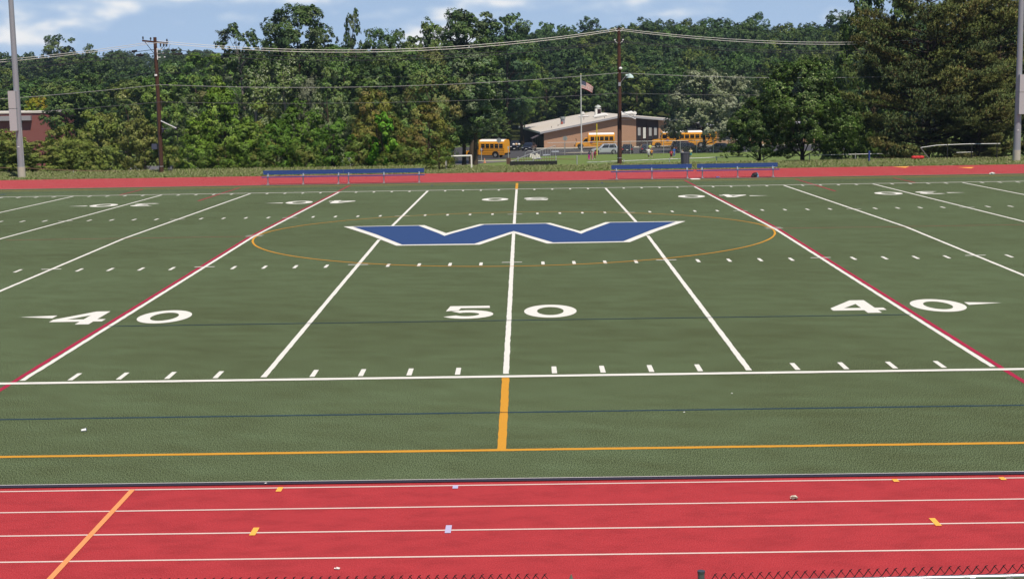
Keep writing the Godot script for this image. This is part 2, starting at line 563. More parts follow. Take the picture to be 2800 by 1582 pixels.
func field() -> void:
	# turf: rows across, with a vertex row on the ridge
	var g := Geo.new()
	var f := FastNoiseLite.new()
	f.seed = 40; f.frequency = 0.22; f.fractal_octaves = 4; f.fractal_gain = 0.6
	var f2 := FastNoiseLite.new()
	f2.seed = 9; f2.frequency = 0.05; f2.fractal_octaves = 3
	var rows := 210
	var cols := 180
	var pos := []
	var cc := []
	for i in rows + 1:
		var z := lerpf(-EDGE, EDGE, float(i) / rows)
		var pr := []
		var cr := []
		var xe := 47.0 + sqrt(maxf(EDGE * EDGE - z * z, 0.0))
		for j in cols + 1:
			var x := lerpf(-32.0, 32.0, float(j - 2) / (cols - 4))
			if j == 0: x = -xe
			elif j == cols: x = xe
			elif j == 1: x = -(xe - 14.0)
			elif j == cols - 1: x = xe - 14.0
			pr.append(Vector3(x, turf_y(x, z), z))
			var m := f.get_noise_2d(x * 0.6, z * 2.2) * 0.28 + f2.get_noise_2d(x, z * 1.5) * 0.4 + f.get_noise_2d(x * 3.0 + 300.0, z * 9.0) * 0.7
			m = clampf(0.5 + m * 0.85, 0.0, 1.0)
			cr.append(Color(0.60, 0.57, 0.51).lerp(Color(0.84, 0.87, 0.86), m))
		pos.append(pr); cc.append(cr)
	for i in rows:
		for j in cols:
			var q := [[i, j], [i + 1, j], [i + 1, j + 1], [i, j + 1]]
			for t in [[0, 1, 2], [0, 2, 3]]:
				for k in [t[0], t[2], t[1]]:
					g.v.append(pos[q[k][0]][q[k][1]])
					g.n.append(Vector3.UP)
					g.c.append(cc[q[k][0]][q[k][1]])
	var pile := noise_tex(1024, 0.11, 4, [Color(0.045, 0.060, 0.030).linear_to_srgb(), Color(0.120, 0.162, 0.078).linear_to_srgb(), Color(0.21, 0.265, 0.145).linear_to_srgb()], [0.36, 0.5, 0.64], 77)
	var tm := textured(pile, 0.34, 0.85, 0.18, noise_normal(512, 0.22, 3, 6.0, 5), 0.3, true)
	tm.uv1_scale = Vector3(0.5, 0.45, 0.17)
	var turf := struct("turf_field", g, tm)

	var white := mat(0.80, 0.785, 0.735, 0.9, 0.0, 0.2, 3.0)
	var orange := mat(0.66, 0.32, 0.04, 0.9, 0.0, 0.2, 3.0)
	var red := mat(0.40, 0.026, 0.07, 0.9, 0.0, 0.2, 3.0)
	var blue := mat(0.022, 0.055, 0.19, 0.9, 0.0, 0.2, 0.9)
	var dusky := mat(0.026, 0.060, 0.095, 0.9, 0.0, 0.2, 0.9)
	const L1 := 0.004
	const L2 := 0.008
	const L3 := 0.012
	var Y := 0.9144
	# yard lines every five yards
	for k in range(-9, 10):
		g = Geo.new()
		var x := k * 5.0 * Y
		if k == 0:
			paint(g, Vector2(x, -24.2), Vector2(x, -3.62), 0.11, L1)
			paint(g, Vector2(x, 0.2), Vector2(x, 24.22), 0.11, L1)
		elif absi(k) == 1:
			paint(g, Vector2(x, -24.2), Vector2(x, -3.5), 0.11, L1)
			paint(g, Vector2(x, 1.6), Vector2(x, 24.22), 0.11, L1)
		else:
			paint(g, Vector2(x, -24.2), Vector2(x, 24.22), 0.105, L1)
		obj("yard_line", g, mat(0.60, 0.66, 0.80, 0.9, 0.0, 0.2, 3.0) if absi(k) == 6 else white, turf)
		if absi(k) == 6:
			g = Geo.new()
			paint(g, Vector2(x - 0.11 * signf(x), -27.0), Vector2(x - 0.11 * signf(x), 27.0), 0.07, L1)
			obj("blue_line", g, blue, turf)
	for s in [-1.0, 1.0]:
		g = Geo.new()
		paint(g, Vector2(-45.8, s * 24.48), Vector2(45.8, s * 24.48), 0.175, L2)
		obj("sideline", g, white, turf)
		g = Geo.new()
		paint(g, Vector2(-48, s * 29.83), Vector2(48, s * 29.83), 0.115, L1, 0.02)
		obj("orange_touchline", g, orange, turf)
		g = Geo.new()
		paint(g, Vector2(0, s * 24.58), Vector2(0, s * 29.77), 0.135, L1)
		obj("orange_halfway_line", g, orange, turf)
		g = Geo.new()
		paint(g, Vector2(-48, s * 27.38), Vector2(48, s * 27.38), 0.07, L1)
		obj("blue_line", g, dusky, turf)
		g = Geo.new()
		paint(g, Vector2(-9.15, s * 18.29), Vector2(9.15, s * 18.29), 0.055, L2)
		if s > 0:
			obj("blue_line", g, dusky, turf)
		g = Geo.new()
		paint(g, Vector2(s * 9.27, -30.2), Vector2(s * 9.27, 29.9), 0.105, L1)
		obj("red_line", g, red, turf)
		for e in [-1.0, 1.0]:
			g = Geo.new()
			paint(g, Vector2(s * 15.3, e * 19.1), Vector2(s * 15.3, e * 29.6), 0.1, L1)
			obj("red_line", g, red, turf)
			g = Geo.new()
			paint(g, Vector2(s * 20.6, e * 24.75), Vector2(s * 20.6, e * 29.4), 0.1, L1)
			obj("red_line", g, red, turf)
		g = Geo.new()
		paint(g, Vector2(s * 9.4, 0.0), Vector2(s * 17.9, 0.0), 0.05, L2)
		obj("red_line", g, mat(0.30, 0.06, 0.06, 0.9), turf)
		g = Geo.new()
		paint(g, Vector2(s * 9.144 - 0.3, 0.0), Vector2(s * 9.144 + 0.3, 0.0), 0.1, L3)
		paint(g, Vector2(s * 9.144 - 0.3, -0.4), Vector2(s * 9.144 + 0.3, -0.4), 0.05, L3)
		obj("centre_mark", g, white, turf)
		g = Geo.new()
		paint(g, Vector2(s * 4.65, -29.35), Vector2(s * 4.65, -28.7), 0.09, L1)
		obj("blue_tick", g, blue, turf)
	# one-yard ticks: beside both sidelines and on both hash rows
	var tick := Geo.new()
	tick.v.clear()
	var shape := [[-0.046, -0.32], [0.046, -0.32], [0.05, 0.32], [-0.048, 0.32]]
	for row in [23.92, 8.32, -8.32, -23.92]:
		var tg := Geo.new()
		var tilt := -CROWN / 24.384 * signf(row)
		var q := []
		for p in shape:
			q.append(Vector3(p[0], tilt * p[1], p[1]))
		tg.quad(q[3], q[2], q[1], q[0])
		var tm2 := tg.mesh()
		for k in range(-34, 35):
			if k % 5 == 0:
				continue
			var o := put("yard_tick" if absf(row) > 20.0 else "hash_mark", tm2, white, turf)
			o.position = Vector3(k * Y, turf_y(k * Y, row) + L1, row)
	for k in range(-6, 7):
		for s in [-1.0, 1.0]:
			g = Geo.new()
			paint(g, Vector2(k * 5.0 * Y - 0.3, s * 8.08), Vector2(k * 5.0 * Y + 0.3, s * 8.08), 0.09, L2)
			obj("hash_crossbar", g, white, turf)
	# numbers and arrows
	for s in [-1.0, 1.0]:
		var flip: bool = s < 0.0
		var z: float = s * 17.04
		for k in range(-2, 3):
			var x: float = k * 10.0 * Y
			var word: String = ["3", "4", "5", "4", "3"][k + 2]
			g = Geo.new()
			digit(g, word, Vector2(x - s * 0.99, z), flip, L1)
			obj("yard_number", g, white, turf)
			g = Geo.new()
			digit(g, "0", Vector2(x + s * 0.97, z), flip, L1)
			obj("yard_number", g, white, turf)
			if k != 0:
				var dx := signf(k)
				g = Geo.new()
				flat_poly(g, [Vector2(x + dx * 1.7, z - s * 0.4), Vector2(x + dx * 1.7, z), Vector2(x + dx * 2.54, z - s * 0.24)], L1)
				obj("direction_arrow", g, white, turf)
	# centre circle
	g = Geo.new()
	var n := 160
	for k in n:
		var a := TAU * k / n
		var b := TAU * (k + 1) / n
		paint(g, Vector2(cos(a), sin(a)) * 9.05 + Vector2(0, -0.1), Vector2(cos(b), sin(b)) * 9.05 + Vector2(0, -0.1), 0.07, L2, 0.02, 1.0)
	obj("centre_circle", g, orange, turf)
	# midfield emblem: a wide double V in blue with a white border
	var outer := [Vector2(-6.4, -3.46), Vector2(-3.37, -3.52), Vector2(-2.38, -0.1), Vector2(-1.3, -3.57), Vector2(1.36, -3.64), Vector2(2.34, -0.08), Vector2(3.42, -3.62), Vector2(6.42, -3.54), Vector2(3.83, 3.43), Vector2(1.12, 3.49), Vector2(0.0, 0.2), Vector2(-1.09, 3.52), Vector2(-3.83, 3.44)]
	var inner := [Vector2(-6.02, -3.27), Vector2(-3.57, -3.3), Vector2(-2.39, 0.8), Vector2(-1.12, -3.33), Vector2(1.18, -3.4), Vector2(2.34, 0.78), Vector2(3.6, -3.4), Vector2(6.03, -3.31), Vector2(3.63, 3.2), Vector2(1.32, 3.23), Vector2(0.0, -0.47), Vector2(-1.27, 3.24), Vector2(-3.66, 3.2)]
	g = Geo.new()
	flat_poly(g, outer, L2)
	obj("emblem_border", g, white, turf)
	g = Geo.new()
	flat_poly(g, inner, L3)
	obj("emblem", g, mat(0.036, 0.076, 0.21, 0.9, 0.0, 0.2, 0.9), turf)

	# running track
	var rub := noise_tex(1024, 0.13, 4, [Color(0.32, 0.024, 0.030).linear_to_srgb(), Color(0.405, 0.034, 0.040).linear_to_srgb(), Color(0.49, 0.056, 0.062).linear_to_srgb()], [0.3, 0.5, 0.72], 31)
	var rm := textured(rub, 0.3, 0.85, 0.3, noise_normal(512, 0.3, 3, 3.0, 15), 0.15)
	rm.uv1_scale = Vector3(0.5, 0.4, 0.2)
	rm.detail_enabled = true
	rm.detail_albedo = noise_tex(1024, 0.012, 5, [Color(0.91, 0.905, 0.905), Color(0.96, 0.96, 0.96), Color(0.99, 0.99, 0.99)], [0.2, 0.45, 0.75], 33)
	rm.detail_blend_mode = BaseMaterial3D.BLEND_MODE_MUL
	rm.detail_uv_layer = BaseMaterial3D.DETAIL_UV_2
	rm.uv2_triplanar = true
	rm.uv2_world_triplanar = true
	rm.uv2_scale = Vector3(0.1, 0.1, 0.16)
	var track := struct("running_track", ring(0.13, 8.75, FLAT), rm)
	obj("kerb_strip", ring(0.0, 0.13, FLAT + 0.012), mat(0.028, 0.022, 0.036, 0.6), track)
	obj("edge_line", ring(0.0, 0.022, FLAT + 0.018), mat(0.6, 0.56, 0.58), track)
	var pale := mat(0.80, 0.62, 0.57, 0.85, 0.0, 0.3, 1.4)
	for k in 9:
		obj("lane_line", ring(0.27 + k * 1.025, 0.27 + k * 1.025 + 0.045, FLAT + 0.004), pale, track)
	# marks on the lanes
	g = Geo.new()
	plate(g, Vector2(-5.08, 31.72), Vector2(-5.0, 39.9), 0.075, FLAT + 0.008)
	obj("start_line", g, mat(0.88, 0.34, 0.13, 0.85, 0.0, 0.3, 1.4), track)
	for m in [[-3.03, 31.80, 0.22, 0], [-3.03, 33.72, 0.32, 0], [5.43, 31.77, 0.14, 0], [6.9, 31.75, 0.14, 0], [5.44, 33.70, 0.32, 0], [-0.61, 31.80, 0.16, 1], [-0.61, 33.73, 0.32, 1]]:
		g = Geo.new()
		plate(g, Vector2(m[0], m[1] - m[2] / 2.0), Vector2(m[0], m[1] + m[2] / 2.0), 0.075, FLAT + 0.008)
		obj("lane_mark", g, mat(0.45, 0.42, 0.62, 0.85) if m[3] else mat(0.86, 0.42, 0.07, 0.85), track)
	for t in [[23.6, -39.0], [27.1, -37.4]]:
		g = Geo.new()
		g.tri(Vector3(t[0] - 0.45, FLAT + 0.008, t[1] - 0.6), Vector3(t[0], FLAT + 0.008, t[1] + 0.6), Vector3(t[0] + 0.55, FLAT + 0.008, t[1] - 0.6))
		obj("lane_mark", g, mat(0.86, 0.42, 0.07, 0.85), track)

func plate(g: Geo, a: Vector2, b: Vector2, w: float, y: float) -> void:
	var d := (b - a).normalized()
	var s := Vector2(-d.y, d.x) * w / 2.0
	var q := [Vector3(a.x + s.x, y, a.y + s.y), Vector3(a.x - s.x, y, a.y - s.y), Vector3(b.x - s.x, y, b.y - s.y), Vector3(b.x + s.x, y, b.y + s.y)]
	if (q[1] - q[0]).cross(q[2] - q[0]).y > 0.0:
		g.quad(q[0], q[1], q[2], q[3])
	else:
		g.quad(q[0], q[3], q[2], q[1])

# ---------------------------------------------------------------- trees and shrubs
# a crown: lobes spread through an envelope, tufts on the lobes, leaf-sized folded faces on the tufts
# o: H, W = size; prof = envelope half-width by height; lobes, tufts, leaves; lr = lobe radius; leaf = length; lw = width; pal = colours; shine = share of pale leaves
func crown(sd: int, o: Dictionary) -> Dictionary:
	rng.seed = sd
	var H: float = o.H
	var R: float = o.W / 2.0
	var g := Geo.new()
	var prof: Array = o.prof
	var lobes := []
	var pal: Array = o.pal
	var ll: float = o.leaf
	var lw: float = o.lw
	var droop: float = o.get("droop", 0.0)
	var tries := 0
	while lobes.size() < int(o.lobes) and tries < 4000:
		tries += 1
		var t := rng.randf()
		var w := prof_at(prof, t) * R
		if rng.randf() > w / R + 0.12:
			continue
		var a := rng.randf() * TAU
		var r := w * sqrt(rng.randf_range(0.12, 1.0))
		var lr: float = R * o.lr * rng.randf_range(0.65, 1.25)
		var p := Vector3(cos(a) * r, t * H, sin(a) * r)
		var ok := true
		for q in lobes:
			if p.distance_to(q[0]) < (lr + q[1]) * o.get("gap", 0.40):
				ok = false
				break
		if ok:
			lobes.append([p, lr, rng.randf_range(0.88, 1.14), rng.randi() % pal.size()])
	var lo := Vector3(1e9, 1e9, 1e9)
	var hi := -lo
	for lb in lobes:
		var out: Vector3 = Vector3(lb[0].x, (lb[0].y - H * 0.45) * 0.6, lb[0].z)
		out = out.normalized() if out.length() > 0.01 else Vector3.UP
		for k in int(o.tufts):
			var d := rand_dir()
			if d.dot(out) < -0.35 and rng.randf() < 0.7:
				d = -d
			if d.y < -0.3 and rng.randf() < 0.5:
				d.y = -d.y
			var tc: Vector3 = lb[0] + d * lb[1] * rng.randf_range(0.4, 1.22) * Vector3(1.0, o.get("squash", 0.85), 1.0)
			var tr: float = lb[1] * o.get("tr", 0.36) * rng.randf_range(0.6, 1.3)
			var tb: float = lb[2] * rng.randf_range(0.9, 1.1)
			for q in int(o.leaves):
				var e := rand_dir()
				if e.dot(d) < -0.2:
					e = -e
				var p: Vector3 = tc + e * tr * pow(rng.randf(), 0.45)
				var nn: Vector3 = (e * 0.4 + d * 0.55 + out * 0.3 + Vector3(0, 0.35, 0) + rand_dir() * 0.55).normalized()
				var ax: Vector3 = (e + d * 0.5 + rand_dir() * 0.8 + Vector3(0, -droop, 0))
				ax = (ax - nn * ax.dot(nn)).normalized()
				var s := nn.cross(ax)
				var L := ll * rng.randf_range(0.6, 1.25)
				var W := lw * rng.randf_range(0.7, 1.25)
				var cl: Color = pal[lb[3]] if rng.randf() < 0.85 else pal[rng.randi() % pal.size()]
				var b := tb * rng.randf_range(0.82, 1.2) * 1.7
				if rng.randf() < o.get("shine", 0.0):
					cl = o.shinecol * 0.7
				g.col = Color(cl.r * b, cl.g * b, cl.b * b)
				var bend := nn * W * 0.35
				var sn := (nn * 0.4 + e * 0.25 + d * 0.5 + out * 0.35).normalized()
				var a0 := p - ax * L * 0.5
				var a1 := p + ax * L * 0.5
				var b0 := p + s * W * 0.5 + bend
				var b1 := p - s * W * 0.5 + bend
				g.tri_n(a0, b1, a1, sn, sn, sn)
				g.tri_n(a0, a1, b0, sn, sn, sn)
				lo = lo.min(p); hi = hi.max(p)
	# fit the outline to H and W exactly; the crown's foot stays at y = 0
	var sc := Vector3(o.W / maxf(hi.x - lo.x, 0.1), H / maxf(hi.y - lo.y, 0.1), o.W / maxf(hi.z - lo.z, 0.1))
	var off := Vector3((lo.x + hi.x) / 2.0, lo.y, (lo.z + hi.z) / 2.0)
	for i in g.v.size():
		g.v[i] = (g.v[i] - off) * sc
	var tips := []
	for lb in lobes:
		tips.append((lb[0] - off) * sc)
	return {"mesh": g.mesh(), "tips": tips, "H": H, "W": o.W, "base": o.get("base", 0.0), "bark": o.get("bark", Color(0.10, 0.075, 0.055)), "limb": o.get("limb", 10)}

func prof_at(prof: Array, t: float) -> float:
	for i in prof.size() - 1:
		if t <= prof[i + 1][0]:
			var f: float = (t - prof[i][0]) / maxf(prof[i + 1][0] - prof[i][0], 1e-4)
			return lerpf(prof[i][1], prof[i + 1][1], f)
	return prof[-1][1]

func rand_dir() -> Vector3:
	var y := rng.randf_range(-1.0, 1.0)
	var a := rng.randf() * TAU
	var r := sqrt(1.0 - y * y)
	return Vector3(r * cos(a), y, r * sin(a))

# trunk and limbs for a crown whose foot is «base» above the ground
func wood(sd: int, cr: Dictionary) -> Array:
	rng.seed = sd
	var H: float = cr.H
	var base: float = cr.base
	var total := H + base
	var r0 := clampf(total * 0.0155, 0.05, 0.42)
	var g := Geo.new()
	var path := []
	var rad := []
	var topf := 0.72
	for k in 7:
		var t := k / 6.0
		path.append(Vector3(sin(t * 3.0 + sd) * 0.02 * total * t, t * (base + H * topf), cos(t * 2.3 + sd) * 0.02 * total * t))
		rad.append(r0 * lerpf(1.15 if k else 1.5, 0.28, t))
	g.tube(path, rad, 7)
	var l := Geo.new()
	var tips: Array = cr.tips
	var done := 0
	for i in tips.size():
		if done >= int(cr.limb):
			break
		var tip: Vector3 = tips[i] + Vector3(0, base, 0)
		var fy := clampf(tip.y - Vector2(tip.x, tip.z).length() * 0.9, base * 0.55 + 0.1, base + H * topf * 0.96)
		var t := fy / (base + H * topf)
		var idx := clampi(int(t * 6.0), 0, 5)
		var from: Vector3 = path[idx].lerp(path[idx + 1], t * 6.0 - idx)
		var rr := r0 * lerpf(0.62, 0.2, t)
		var mid := from.lerp(tip, 0.5) + Vector3(0, 0.06 * from.distance_to(tip), 0)
		l.tube([from, mid, tip], [rr * 0.8, rr * 0.5, rr * 0.12], 5, false)
		done += 1
	return [g.mesh(), l.mesh()]

var kinds := {}   # kind -> [{crown, wood, name}]

func bark_mat(c: Color) -> StandardMaterial3D:
	return mat(c.r, c.g, c.b, 0.95, 0.0, 0.15, 1.1)

func make_kind(k: String, seeds: Array, o: Dictionary) -> void:
	kinds[k] = []
	for s in seeds:
		var c := crown(s, o)
		kinds[k].append({"c": c, "w": wood(s + 500, c), "leafmat": o.get("leafmat", vmat(0.58, 0.32, 0.16))})

func grow(kind: String, called: String, x: float, z: float, h: float, w: float, label: String, category: String, group := "", variant := -1, tint := Color(1, 1, 1)) -> Node3D:
	var list: Array = kinds[kind]
	if variant < 0:
		variant = absi(hash("%s%.1f%.1f" % [kind, x, z]))
	var d: Dictionary = list[variant % list.size()]
	var c: Dictionary = d.c
	var t := thing(called, label, category, on_ground(x, z, -0.05), fmod(absf(x * 12.9 + z * 7.7), TAU), group)
	var total: float = c.H + c.base
	t.scale = Vector3(w / c.W, h / total, w / c.W)
	var lm: StandardMaterial3D = d.leafmat
	if tint != Color(1, 1, 1):
		lm = vmat(0.58, 0.32, 0.16, tint)
	var cr := put("crown" if category == "tree" else "foliage", c.mesh, lm, t)
	cr.position.y = c.base
	var tr := put("trunk" if category == "tree" else "stem", d.w[0], bark_mat(c.bark), t)
	if d.w[1].get_surface_count() > 0:
		tag(put("limbs", d.w[1], bark_mat(c.bark), tr), "", "", "", "stuff")
	return t

func pine_crown(sd: int, H: float, R: float, first: float) -> Array:   # [needles, limbs, trunk]
	rng.seed = sd
	var g := Geo.new()
	var l := Geo.new()
	var tr := Geo.new()
	var path := []
	var rad := []
	for k in 9:
		var t := k / 8.0
		path.append(Vector3(sin(t * 4.0 + sd) * 0.15 * t, t * H * 0.97, cos(t * 3.0 + sd) * 0.15 * t))
		rad.append(lerpf(0.27, 0.04, t))
	tr.tube(path, rad, 9)
	var cols := [Color(0.058, 0.076, 0.022), Color(0.070, 0.082, 0.024), Color(0.050, 0.070, 0.024), Color(0.086, 0.082, 0.028), Color(0.041, 0.062, 0.026)]
	var rust := Color(0.095, 0.058, 0.026)
	var y := first
	while y < H * 0.97:
		var t := y / H
		var n := 5 if t < 0.8 else 4
		var a0 := rng.randf() * TAU
		for k in n:
			var a := a0 + TAU * k / n + rng.randf_range(-0.4, 0.4)
			var reach := R * pow(1.0 - pow(t, 2.2), 0.7) * rng.randf_range(0.6, 1.12) + 0.4
			var from := Vector3(0, y + rng.randf_range(-0.25, 0.25), 0)
			var dir := Vector3(cos(a), 0, sin(a))
			var rise := rng.randf_range(-0.05, 0.28) + 0.25 * t
			var pts := []
			var rr := []
			for q in 6:
				var f := q / 5.0
				pts.append(from + dir * reach * f + Vector3(0, reach * (rise * f + 0.12 * f * f) , 0) + Vector3(dir.z, 0, -dir.x) * sin(f * 3.0 + k) * 0.15 * reach * f)
				rr.append(lerpf(0.075, 0.012, f) * (0.5 + 0.5 * reach / R))
			l.tube(pts, rr, 5, false)
			var hue: Color = cols[rng.randi() % cols.size()]
			var rusty := rng.randf() < 0.03
			var bright := rng.randf_range(0.8, 1.3) * 1.95
			var pads := int(reach * 6.0) + 4
			for q in pads:
				var f := rng.randf_range(0.32, 1.03)
				var seg := clampi(int(minf(f, 0.999) * 5.0), 0, 4)
				var c: Vector3 = pts[seg].lerp(pts[seg + 1], f * 5.0 - seg)
				var spread := reach * 0.30 * (1.15 - f) + 0.3
				c += Vector3(dir.z, 0, -dir.x) * rng.randf_range(-1.0, 1.0) * spread + Vector3(0, rng.randf_range(-0.06, 0.14), 0)
				var pr := rng.randf_range(0.24, 0.44)
				for u in 9:
					var tc := c + rand_dir() * pr * Vector3(1.25, 0.4, 1.25)
					var up := (Vector3(0, 0.75, 0) + dir * 0.5 + rand_dir() * 0.55).normalized()
					for m in 9:
						var d := (up + rand_dir() * 0.85).normalized()
						var s := d.cross(rand_dir()).normalized() * 0.022
						var L := rng.randf_range(0.16, 0.3)
						var cl: Color = rust if rusty or rng.randf() < 0.04 else (hue if rng.randf() < 0.7 else cols[rng.randi() % cols.size()])
						var b := bright * rng.randf_range(0.75, 1.3)
						g.col = Color(cl.r * b, cl.g * b, cl.b * b)
						var nn := (up * 0.8 + d * 0.5 + rand_dir() * 0.3).normalized()
						g.tri_n(tc - s, tc + s, tc + d * L, nn, nn, nn)
		y += rng.randf_range(0.55, 0.9)
	return [g.mesh(), l.mesh(), tr.mesh()]

func trees() -> void:
	var P := [[0.0, 0.55], [0.25, 0.92], [0.5, 1.0], [0.75, 0.8], [1.0, 0.3]]
	var dome := [[0.0, 0.35], [0.3, 0.8], [0.6, 1.0], [0.85, 0.85], [1.0, 0.45]]
	var tall := [[0.0, 0.7], [0.3, 1.0], [0.6, 0.85], [0.85, 0.5], [1.0, 0.15]]
	var bushp := [[0.0, 0.95], [0.4, 1.0], [0.7, 0.8], [1.0, 0.35]]
	var g1 := Color(0.040, 0.072, 0.016)
	var g2 := Color(0.055, 0.088, 0.020)
	var g3 := Color(0.034, 0.062, 0.022)
	var g4 := Color(0.068, 0.094, 0.026)
	var ol := Color(0.082, 0.086, 0.022)
	var ol2 := Color(0.098, 0.086, 0.028)
	var gl := Color(0.15, 0.19, 0.10)
	make_kind("mid", [1, 2, 3, 4, 5, 6], {"H": 15.0, "W": 8.0, "prof": P, "lobes": 70, "lr": 0.25, "gap": 0.36, "tufts": 19, "leaves": 20, "leaf": 0.33, "lw": 0.19, "pal": [g1, g2, g3, g4], "base": 3.0, "shine": 0.05, "shinecol": gl, "limb": 14})
	make_kind("talldome", [11, 12], {"H": 15.0, "W": 10.0, "prof": dome, "lobes": 130, "lr": 0.22, "gap": 0.28, "tufts": 20, "leaves": 19, "leaf": 0.36, "lw": 0.2, "pal": [g1, g3, Color(0.045, 0.066, 0.026)], "base": 7.0, "shine": 0.08, "shinecol": gl, "limb": 26})
	make_kind("tallsparse", [21, 22], {"H": 14.0, "W": 8.0, "prof": P, "lobes": 130, "lr": 0.17, "gap": 0.3, "tufts": 14, "leaves": 11, "leaf": 0.34, "lw": 0.18, "pal": [g3, Color(0.055, 0.07, 0.04), g1], "base": 5.0, "shine": 0.12, "shinecol": gl, "limb": 30, "bark": Color(0.22, 0.20, 0.19)})
	make_kind("white", [31, 32, 33], {"H": 13.0, "W": 6.0, "prof": P, "lobes": 40, "lr": 0.27, "tufts": 17, "leaves": 12, "leaf": 0.3, "lw": 0.2, "pal": [g2, g4, Color(0.06, 0.1, 0.03)], "base": 2.0, "shine": 0.2, "shinecol": Color(0.24, 0.28, 0.17), "limb": 18, "bark": Color(0.34, 0.30, 0.25)})
	make_kind("pale", [41, 42], {"H": 11.0, "W": 6.5, "prof": bushp, "lobes": 46, "lr": 0.27, "tufts": 19, "leaves": 15, "leaf": 0.26, "lw": 0.16, "pal": [g4, g2, Color(0.075, 0.10, 0.045)], "base": 0.8, "shine": 0.14, "shinecol": Color(0.2, 0.24, 0.14), "limb": 10})
	make_kind("olive", [51, 52, 53], {"H": 12.0, "W": 7.0, "prof": P, "lobes": 46, "lr": 0.27, "tufts": 19, "leaves": 16, "leaf": 0.3, "lw": 0.17, "pal": [ol, g4, g2, ol2], "base": 1.4, "limb": 12})
	make_kind("silver", [61, 62], {"H": 11.0, "W": 11.0, "prof": [[0.0, 0.9], [0.35, 1.0], [0.65, 0.8], [1.0, 0.3]], "lobes": 90, "lr": 0.19, "gap": 0.33, "tufts": 18, "leaves": 14, "leaf": 0.34, "lw": 0.2, "pal": [Color(0.125, 0.145, 0.085), Color(0.10, 0.12, 0.06), Color(0.155, 0.17, 0.115)], "base": 1.8, "shine": 0.14, "shinecol": Color(0.26, 0.285, 0.21), "limb": 16, "bark": Color(0.06, 0.05, 0.045)})
	make_kind("bright", [71, 72, 73], {"H": 7.5, "W": 4.6, "prof": [[0.0, 0.9], [0.25, 1.0], [0.5, 0.8], [0.8, 0.42], [1.0, 0.15]], "lobes": 84, "lr": 0.23, "gap": 0.34, "tufts": 20, "leaves": 18, "leaf": 0.16, "lw": 0.09, "pal": [Color(0.070, 0.115, 0.014), Color(0.060, 0.10, 0.016), Color(0.085, 0.12, 0.022), Color(0.05, 0.085, 0.014)], "base": 0.4, "shine": 0.06, "shinecol": Color(0.2, 0.22, 0.1), "limb": 12})
	make_kind("dark", [81, 82], {"H": 6.5, "W": 4.8, "prof": bushp, "lobes": 80, "lr": 0.22, "gap": 0.34, "tufts": 19, "leaves": 14, "leaf": 0.2, "lw": 0.09, "pal": [Color(0.034, 0.064, 0.010), Color(0.046, 0.082, 0.012), Color(0.06, 0.098, 0.016)], "base": 0.8, "limb": 12})
	make_kind("ail", [91, 92], {"H": 4.4, "W": 3.8, "prof": bushp, "lobes": 34, "lr": 0.26, "tufts": 16, "leaves": 16, "leaf": 0.24, "lw": 0.07, "droop": 0.5, "pal": [Color(0.045, 0.09, 0.012), Color(0.062, 0.105, 0.018), Color(0.036, 0.07, 0.012)], "base": 0.5, "limb": 10})
	make_kind("sumac", [101, 102, 103], {"H": 7.0, "W": 4.4, "prof": P, "lobes": 70, "lr": 0.25, "gap": 0.34, "tufts": 18, "leaves": 16, "leaf": 0.24, "lw": 0.06, "droop": 0.4, "pal": [Color(0.088, 0.088, 0.020), Color(0.105, 0.088, 0.026), Color(0.07, 0.082, 0.02), Color(0.09, 0.066, 0.026)], "base": 0.8, "limb": 12})
	make_kind("lime", [111], {"H": 3.8, "W": 2.1, "prof": bushp, "lobes": 30, "lr": 0.28, "tufts": 12, "leaves": 6, "leaf": 0.24, "lw": 0.2, "droop": 0.3, "pal": [Color(0.055, 0.125, 0.010), Color(0.080, 0.15, 0.016), Color(0.04, 0.10, 0.010)], "base": 0.6, "limb": 8})
	make_kind("bush", [121, 122, 123], {"H": 2.8, "W": 3.0, "prof": bushp, "lobes": 30, "lr": 0.28, "tufts": 14, "leaves": 15, "leaf": 0.15, "lw": 0.07, "pal": [Color(0.048, 0.078, 0.016), Color(0.066, 0.09, 0.02), Color(0.075, 0.078, 0.022)], "base": 0.0, "limb": 6})
	make_kind("shrub", [131, 132, 133], {"H": 7.0, "W": 4.4, "prof": bushp, "lobes": 130, "lr": 0.19, "gap": 0.3, "tufts": 17, "leaves": 14, "leaf": 0.15, "lw": 0.085, "pal": [Color(0.092, 0.108, 0.026), Color(0.078, 0.098, 0.024), Color(0.106, 0.108, 0.034), Color(0.066, 0.085, 0.024)], "base": 0.1, "shine": 0.03, "shinecol": Color(0.2, 0.2, 0.09), "limb": 10, "bark": Color(0.13, 0.10, 0.09)})
	make_kind("lifted", [161], {"H": 3.9, "W": 4.0, "prof": bushp, "lobes": 70, "lr": 0.2, "gap": 0.3, "tufts": 17, "leaves": 14, "leaf": 0.15, "lw": 0.08, "pal": [Color(0.092, 0.096, 0.03), Color(0.106, 0.1, 0.036), Color(0.08, 0.086, 0.028)], "base": 4.2, "limb": 14, "bark": Color(0.13, 0.10, 0.09)})
	make_kind("maple", [141, 142], {"H": 5.8, "W": 6.6, "prof": [[0.0, 0.95], [0.3, 1.0], [0.6, 0.85], [1.0, 0.25]], "lobes": 100, "lr": 0.2, "gap": 0.3, "tufts": 22, "leaves": 22, "leaf": 0.14, "lw": 0.11, "pal": [Color(0.028, 0.056, 0.009), Color(0.037, 0.068, 0.010), Color(0.022, 0.044, 0.009)], "base": 0.7, "shine": 0.12, "shinecol": Color(0.17, 0.22, 0.09), "limb": 16, "bark": Color(0.05, 0.042, 0.036)})
